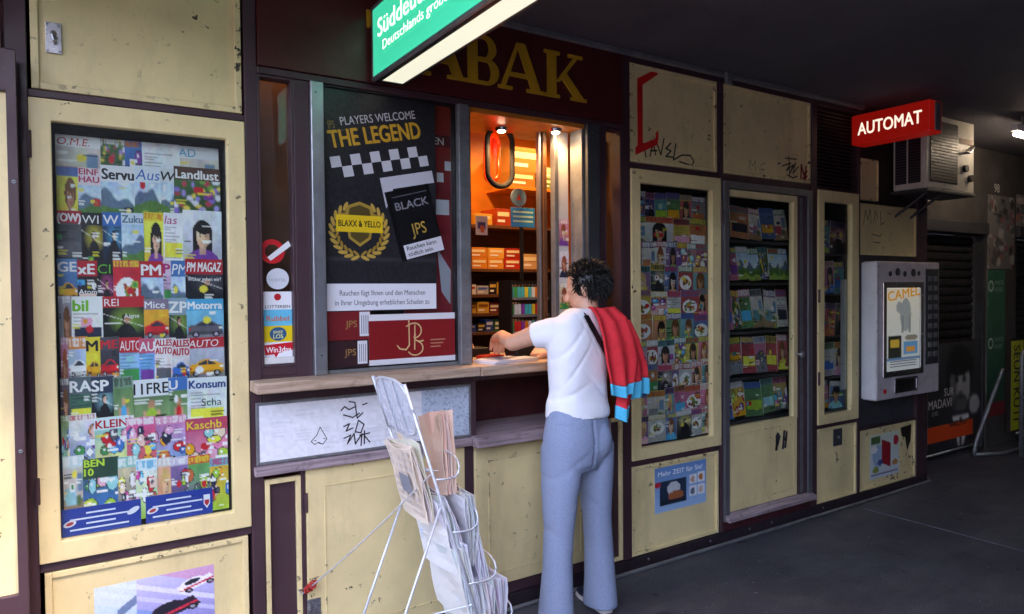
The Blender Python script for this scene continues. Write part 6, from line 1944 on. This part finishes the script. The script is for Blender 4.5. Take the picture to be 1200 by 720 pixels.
def hairdo(name, P_, parent, n, L, seed, mat='hair', low=-0.10):
    rs = np.random.RandomState(seed)
    m = MB()
    tmp = MB().ball((0, 0, 0), (1, 1, 1), mat, 20, 14)
    vs = []
    for x, y, z in tmp.v:
        q = P_(-0.014 + x * 0.103, y * 0.086, 0.022 + z * 0.104 if z > -0.2 else 0.022 + z * 0.09)
        vs.append(q)
    keep = [f for f in tmp.f if all(not (tmp.v[i][0] > 0.55 and tmp.v[i][2] < 0.45) for i in f) and all(tmp.v[i][2] > -0.86 for i in f)]
    m.add(vs, keep, mat)
    while n > 0:
        v = rs.normal(size=3); v /= np.linalg.norm(v)
        if (v[0] > 0.6 and v[2] < 0.5) or v[2] < -0.80 or (v[2] < -0.35 and v[0] > 0.05):
            continue
        n -= 1
        b = np.array((-0.014 + v[0] * 0.100, v[1] * 0.084, 0.022 + v[2] * (0.100 if v[2] > 0 else 0.095)))
        t = v * 0.42 + rs.normal(size=3) * 0.45
        if v[2] < 0.25:
            t += np.array((-0.15, 0, -0.75))
        else:
            t += np.array((-0.2, 0.25 * rs.normal(), 0.15))
        t /= np.linalg.norm(t)
        g = rs.normal(size=3) * 0.25
        ln = L * rs.uniform(0.55, 1.25)
        p1 = b + t * ln * 0.55
        p2 = p1 + (t + g - np.array((0, 0, 0.35))) * ln * 0.45
        r0 = rs.uniform(0.0016, 0.0034)
        m.tube([P_(*(b - v * 0.006)), P_(*p1), P_(*p2)], [r0, r0 * 0.75, 0.0008], mat, 4, False)
    return m.build(name, parent, 0, True)

def wr(amp, seed, sx=(9, 9, 16)):
    rs = np.random.RandomState(seed)
    ws = [(rs.normal(size=3) * np.array(sx), rs.rand() * 6.28, rs.uniform(0.5, 1)) for _ in range(9)]
    def f(v):
        o = np.zeros(len(v))
        for k, p, a in ws:
            s = np.sin(v @ k + p)
            o += a * np.sign(s) * np.abs(s) ** 1.6
        return o * amp / 3
    return f

# --- customer at the hatch
TY = R(10)
m = MB()
SHL, ELL, WRL = (1.835, -0.34, 1.385), (1.738, -0.185, 1.320), (1.800, 0.005, 1.345)
SHR, ELR, WRR = (2.135, -0.36, 1.390), (2.185, -0.20, 1.165), (2.075, -0.01, 1.245)
caps(m, [SHL, (1.788, -0.26, 1.352), ELL], [0.044, 0.044, 0.038])
caps(m, [ELL, (1.758, -0.105, 1.328), WRL], [0.038, 0.036, 0.025])
hand(m, WRL, (0.30, 0.90, -0.35), (0.1, 0.1, 1), 1, 0.62)
caps(m, [SHR, (2.165, -0.28, 1.27), ELR], [0.050, 0.046, 0.039])
caps(m, [ELR, (2.135, -0.11, 1.20), WRR], [0.039, 0.038, 0.026])
hand(m, WRR, (-0.62, 0.75, 0.05), (-0.5, -0.2, 0.8), -1, 0.55)
caps(m, [(2.01, -0.36, 1.36), (2.035, -0.36, 1.48), (2.045, -0.35, 1.56)], [0.075, 0.053, 0.052])
m.loft([ringpts((1.99, -0.36, z), a, b, TY) for z, a, b in ((0.95, 0.145, 0.095), (1.1, 0.13, 0.085), (1.25, 0.135, 0.085), (1.37, 0.14, 0.07), (1.43, 0.09, 0.05))], 'skin')
for (k_, a_) in (((1.83, -0.40, 0.50), (1.785, -0.425, 0.07)), ((2.13, -0.33, 0.49), (2.185, -0.285, 0.07))):
    hp_ = (1.89, -0.37, 0.9) if k_[0] < 2 else (2.08, -0.37, 0.9)
    caps(m, [hp_, k_, a_], [0.070, 0.045, 0.032])
HF = (-0.66, 0.72, -0.22)
HP = head(m, (2.045, -0.345, 1.572), HF, 0.97)
person = fuse(m, 'skin', 0.0052, 3, 'person', None, label='person in white t-shirt and pale blue flared trousers reaching into the hatch', cat='person')
hairdo('hair', HP, person, 3000, 0.026, 3)
# t-shirt
m = MB()
m.loft([ringpts((x - 0.006, y, z), a * (0.90 if z < 1.39 else 0.95), b * 0.93, TY, 28, 2.3) for x, y, z, a, b in ((1.980, -0.365, 0.985, 0.182, 0.128), (1.980, -0.365, 1.03, 0.177, 0.122), (1.978, -0.365, 1.10, 0.164, 0.112), (1.978, -0.365, 1.20, 0.168, 0.114), (1.982, -0.365, 1.30, 0.180, 0.116), (1.984, -0.362, 1.37, 0.180, 0.104), (1.988, -0.36, 1.412, 0.156, 0.086), (2.005, -0.36, 1.452, 0.115, 0.072), (2.022, -0.36, 1.475, 0.072, 0.062))], 'skin')
m.tube([(1.91, -0.355, 1.368), (1.845, -0.335, 1.370), (1.808, -0.290, 1.358), (1.795, -0.272, 1.352)], [0.070, 0.070, 0.067, 0.064], 'skin', 18)
m.tube([(2.08, -0.36, 1.375), (2.14, -0.355, 1.375), (2.165, -0.29, 1.29), (2.172, -0.27, 1.265)], [0.070, 0.066, 0.060, 0.058], 'skin', 18)
def teewr(v):
    f = wr(0.008, 4, (15, 8, 9))(v)
    for x0_, z0_, k_, w_, a_ in ((1.86, 1.30, 1.1, 0.014, 0.006), (1.90, 1.22, 1.4, 0.012, 0.005), (1.88, 1.10, 0.5, 0.012, 0.006), (1.95, 1.06, -0.4, 0.012, 0.006), (2.02, 1.12, -0.9, 0.012, 0.005), (1.99, 1.33, -1.8, 0.014, 0.004)):
        d = v[:, 2] - z0_ - k_ * (v[:, 0] - x0_)
        f -= a_ * np.exp(-(d / w_) ** 2) * np.exp(-((v[:, 0] - x0_) / 0.08) ** 2) * (v[:, 1] < -0.36)
    g = 0.003 * np.sin(46 * v[:, 2] + 9 * v[:, 0]) * np.exp(-((v[:, 2] - 1.06) / 0.05) ** 2)
    return f + g
fuse(m, 'tee', 0.0085, 5, 't_shirt', person, teewr)
# trousers
m = MB()
m.loft([ringpts((x - 0.006, y, z), a * 0.92, b * 0.94, TY, 28, 2.2) for x, y, z, a, b in ((1.978, -0.365, 1.035, 0.168, 0.110), (1.975, -0.367, 0.97, 0.180, 0.122), (1.970, -0.37, 0.90, 0.191, 0.132), (1.966, -0.37, 0.84, 0.190, 0.132), (1.964, -0.37, 0.78, 0.182, 0.118), (1.964, -0.37, 0.745, 0.168, 0.095))], 'skin')
def leg(pts):
    rr = []
    for (x, y, z, a, b) in pts:
        rr.append(ringpts((1.965 + (x - 1.965) * 0.96, y, z), a * 0.92, b * 0.93, TY, 24, 2.1))
    m.loft(rr[::-1], 'skin')
leg([(1.870, -0.378, 0.86, 0.094, 0.112), (1.860, -0.382, 0.74, 0.090, 0.106), (1.842, -0.392, 0.60, 0.078, 0.088), (1.828, -0.400, 0.48, 0.071, 0.076), (1.812, -0.412, 0.34, 0.071, 0.075), (1.796, -0.422, 0.18, 0.078, 0.085), (1.786, -0.428, 0.03, 0.088, 0.100)])
leg([(2.064, -0.366, 0.86, 0.094, 0.112), (2.078, -0.358, 0.74, 0.090, 0.106), (2.100, -0.345, 0.60, 0.079, 0.088), (2.118, -0.332, 0.48, 0.073, 0.076), (2.142, -0.315, 0.34, 0.071, 0.075), (2.160, -0.300, 0.18, 0.076, 0.083), (2.172, -0.290, 0.035, 0.083, 0.096)])
# buttocks
for x in (1.892, 2.030):
    m.ball((x, -0.430, 0.875), (0.080, 0.064, 0.098), 'skin', 18, 12)
def jeanwr(v):
    f = wr(0.003, 9, (12, 12, 10))(v)
    for zc_, ph, sg, am in ((0.50, 0.0, 0.9, 0.0035), (0.57, 1.0, -1.1, 0.003), (0.43, 2.0, 1.3, 0.003), (0.70, 0.5, 0.8, 0.004), (0.76, 2.5, -0.7, 0.004), (0.10, 1.5, -0.9, 0.004), (0.17, 0.2, 1.2, 0.003)):
        d = v[:, 2] - zc_ + sg * (v[:, 0] - np.where(v[:, 0] < 1.97, 1.83, 2.12))
        f -= am * np.exp(-(d / 0.016) ** 2) * np.clip(np.sin(10 * v[:, 0] + 14 * v[:, 1] + ph), 0, 1)
    f -= 0.006 * np.exp(-((v[:, 0] - 1.976) / 0.008) ** 2) * (v[:, 1] < -0.37) * (v[:, 2] > 0.76) * (v[:, 2] < 1.0)
    f -= 0.002 * np.exp(-((v[:, 2] - 0.985) / 0.003) ** 2)
    f -= 0.002 * np.exp(-((v[:, 2] - 0.955 - 0.06 * np.abs(v[:, 0] - 1.976)) / 0.0035) ** 2) * (v[:, 1] < -0.37)
    return f
fuse(m, 'jeans', 0.0075, 4, 'trousers', person, jeanwr)
# shoes
def shoe(heel, toe):
    h_, t_ = np.array((*heel, 0.0)), np.array((*toe, 0.0))
    d = (t_ - h_); L = np.linalg.norm(d); d /= L
    s = np.array((-d[1], d[0], 0))
    def ring(t, w, z0, z1):
        c = h_ + d * L * t
        return [c - s * w + np.array((0, 0, z0)), c - s * w * 1.02 + np.array((0, 0, (z0 + z1) / 2)), c - s * w * 0.55 + np.array((0, 0, z1)), c + s * w * 0.55 + np.array((0, 0, z1)), c + s * w * 1.02 + np.array((0, 0, (z0 + z1) / 2)), c + s * w + np.array((0, 0, z0))]
    m = MB()
    m.loft([ring(t, w, 0.022, z) for t, w, z in ((0.0, 0.022, 0.07), (0.06, 0.033, 0.085), (0.25, 0.036, 0.085), (0.5, 0.041, 0.075), (0.75, 0.046, 0.052), (0.92, 0.036, 0.042), (1.0, 0.016, 0.034))], 'shoe')
    o = m.build('shoe', person, 0.004, True)
    m = MB()
    m.loft([ring(t, w, 0.001, 0.0225) for t, w in ((-0.01, 0.022), (0.06, 0.036), (0.25, 0.039), (0.5, 0.044), (0.75, 0.049), (0.92, 0.040), (1.02, 0.018))], 'sole')
    m.build('sole', o, 0.003)
shoe((1.80, -0.50), (1.745, -0.25))
shoe((2.175, -0.335), (2.215, -0.07))
# bag strap across the back
m = MB()
pts_ = [(1.985, -0.405, 1.466), (1.962, -0.448, 1.446), (1.966, -0.475, 1.408), (1.985, -0.488, 1.365), (2.015, -0.493, 1.315), (2.06, -0.492, 1.25)]
for a_, b_ in zip(pts_[:-1], pts_[1:]):
    a_, b_ = np.array(a_), np.array(b_)
    c = (a_ + b_) / 2; d = (b_ - a_) / 2
    nrm = np.array((0.0, -1.0, 0.25)); nrm /= np.linalg.norm(nrm)
    s = np.cross(d / np.linalg.norm(d), nrm)
    m.obox(c, d * 1.08, s * 0.014, nrm * 0.002, 'black')
m.build('bag_strap', person)
# red knitted jacket hung over the shoulder
def drape(rows, cuff, seed, nf=3.0, amp=0.014):
    """hanging cloth: two close layers with deepening vertical folds; rows of (x, y, z, half width, half thickness)"""
    rs = np.random.RandomState(seed)
    m = MB()
    n, N = 22, 44
    ph = rs.rand(4) * 6.28
    rr = []
    for i in range(N):
        t = i / (N - 1) * (len(rows) - 1)
        j = min(int(t), len(rows) - 2)
        f = t - j
        f = f * f * (3 - 2 * f)
        x, y, z, a, b = (rows[j][q] * (1 - f) + rows[j + 1][q] * f for q in range(5))
        g = min(1.0, i / 12.0)
        ring = []
        for side in (-1, 1):
            ks = range(n) if side < 0 else range(n - 1, -1, -1)
            for k in ks:
                u = -1 + 2 * k / (n - 1)
                fold = amp * g * (math.sin(nf * math.pi * u + ph[0] + 2.0 * z) + 0.45 * math.sin(2.3 * nf * u + ph[1] - 6 * z) + 0.3 * math.sin(16 * z + 3 * u + ph[2]))
                th = b * math.sqrt(max(0.04, 1 - u * u)) * 0.75 + 0.003
                ring.append(np.array((x + a * u * (1 + 0.03 * math.sin(20 * z + ph[3])), y + fold * 0.9 + side * th, z + 0.010 * g * math.sin(2.2 * u + ph[1]))))
        rr.append((z, ring))
    m.loft([r_ for z, r_ in rr if z >= cuff - 0.006], 'red_knit')
    cf = [r_ for z, r_ in rr if z < cuff + 0.006]
    if len(cf) > 1:
        m.loft([[q + (q - np.mean(g_, 0)) * np.array((0.02, 0.12, 0)) for q in g_] for g_ in cf], 'cyan_knit')
    return m
jk = drape([(2.055, -0.375, 1.470, 0.045, 0.030), (2.075, -0.420, 1.482, 0.070, 0.026), (2.090, -0.468, 1.43, 0.088, 0.020), (2.097, -0.500, 1.34, 0.094, 0.017), (2.105, -0.512, 1.24, 0.092, 0.015), (2.110, -0.514, 1.15, 0.076, 0.014), (2.110, -0.514, 1.085, 0.062, 0.013)], 1.130, 1, 2.0, 0.012).build('jacket', person, 0, True)
drape([(2.150, -0.37, 1.446, 0.05, 0.040), (2.190, -0.41, 1.410, 0.060, 0.030), (2.222, -0.44, 1.32, 0.060, 0.024), (2.250, -0.455, 1.20, 0.062, 0.020), (2.258, -0.46, 1.12, 0.060, 0.018), (2.258, -0.46, 1.060, 0.060, 0.017)], 1.140, 2, 1.6, 0.012).build('sleeve', jk, 0, True)
drape([(2.195, -0.47, 1.20, 0.034, 0.016), (2.172, -0.482, 1.12, 0.038, 0.015), (2.152, -0.482, 1.04, 0.037, 0.014), (2.147, -0.482, 0.965, 0.035, 0.013)], 1.020, 3, 1.2, 0.008).build('sleeve', jk, 0, True)

# --- vendor inside, mostly behind the posters
m = MB()
HV = fac(556, 396, 0.30)
VW = (HV[0] - 0.07, 0.42, 1.30)
caps(m, [(1.53, 0.78, 1.33), (1.50, 0.64, 1.17)], [0.055, 0.045])
caps(m, [(1.50, 0.64, 1.17), (1.61, 0.52, 1.25), VW], [0.044, 0.040, 0.027])
hand(m, VW, (0.35, -0.9, -0.1), (0, 0, 1), -1, 0.5)
caps(m, [(1.17, 0.80, 1.33), (1.13, 0.72, 1.10), (1.25, 0.58, 1.16)], [0.055, 0.045, 0.03])
hand(m, (1.25, 0.58, 1.16), (0.8, -0.5, 0.0), (0, 0, 1), 1, 0.5)
m.loft([ringpts((1.35, 0.80, z), a, b) for z, a, b in ((0.62, 0.17, 0.12), (0.8, 0.16, 0.12), (1.0, 0.16, 0.12), (1.2, 0.18, 0.12), (1.33, 0.19, 0.10), (1.39, 0.11, 0.07))], 'skin')
caps(m, [(1.35, 0.80, 1.34), (1.35, 0.79, 1.50)], [0.06, 0.05])
for x in (1.27, 1.43):
    caps(m, [(x, 0.82, 0.66), (x, 0.56, 0.62), (x, 0.60, 0.12)], [0.08, 0.06, 0.045])
    caps(m, [(x, 0.62, 0.095), (x, 0.46, 0.085)], [0.04, 0.03])
VP = head(m, (1.35, 0.78, 1.60), (0.35, -0.9, -0.15))
ven = fuse(m, 'skin', 0.007, 3, 'person', None, label='vendor seated inside the kiosk, one hand reaching out by the red jamb', cat='person')
hairdo('hair', VP, ven, 500, 0.05, 8)
m = MB()
m.loft([ringpts((1.35, 0.80, z), a, b, 0, 26, 2.3) for z, a, b in ((0.60, 0.185, 0.135), (0.8, 0.175, 0.135), (1.0, 0.175, 0.135), (1.2, 0.195, 0.135), (1.33, 0.205, 0.115), (1.40, 0.12, 0.08))], 'skin')
m.tube([(1.48, 0.79, 1.32), (1.535, 0.78, 1.31), (1.505, 0.645, 1.175), (1.56, 0.575, 1.215)], [0.07, 0.068, 0.058, 0.050], 'skin', 16)
m.tube([(1.22, 0.79, 1.32), (1.165, 0.80, 1.31), (1.13, 0.72, 1.10), (1.21, 0.62, 1.145)], [0.07, 0.068, 0.058, 0.045], 'skin', 16)
fuse(m, 'sweater', 0.011, 4, 'sweater', ven, wr(0.004, 12))
m = MB()
for x in (1.27, 1.43):
    m.tube([(x, 0.84, 0.66), (x, 0.55, 0.625), (x, 0.585, 0.40), (x, 0.60, 0.13)], [0.10, 0.075, 0.065, 0.06], 'skin', 16)
fuse(m, 'dark_grey', 0.011, 4, 'trousers', ven, wr(0.003, 13))
sto = thing('stool', (1.35, 0.84, 0.05), 'low stool under the vendor inside the kiosk', 'stool')
MB().tube([(1.35, 0.84, 0.545), (1.35, 0.84, 0.575)], 0.17, 'black', 20).build('seat', sto)
for a in range(4):
    x, y = 1.35 + 0.13 * math.cos(a * 1.571 + 0.78), 0.84 + 0.13 * math.sin(a * 1.571 + 0.78)
    MB().tube([(x, y, 0.051), (x, y, 0.545)], 0.012, 'steel', 8).build('leg', sto)
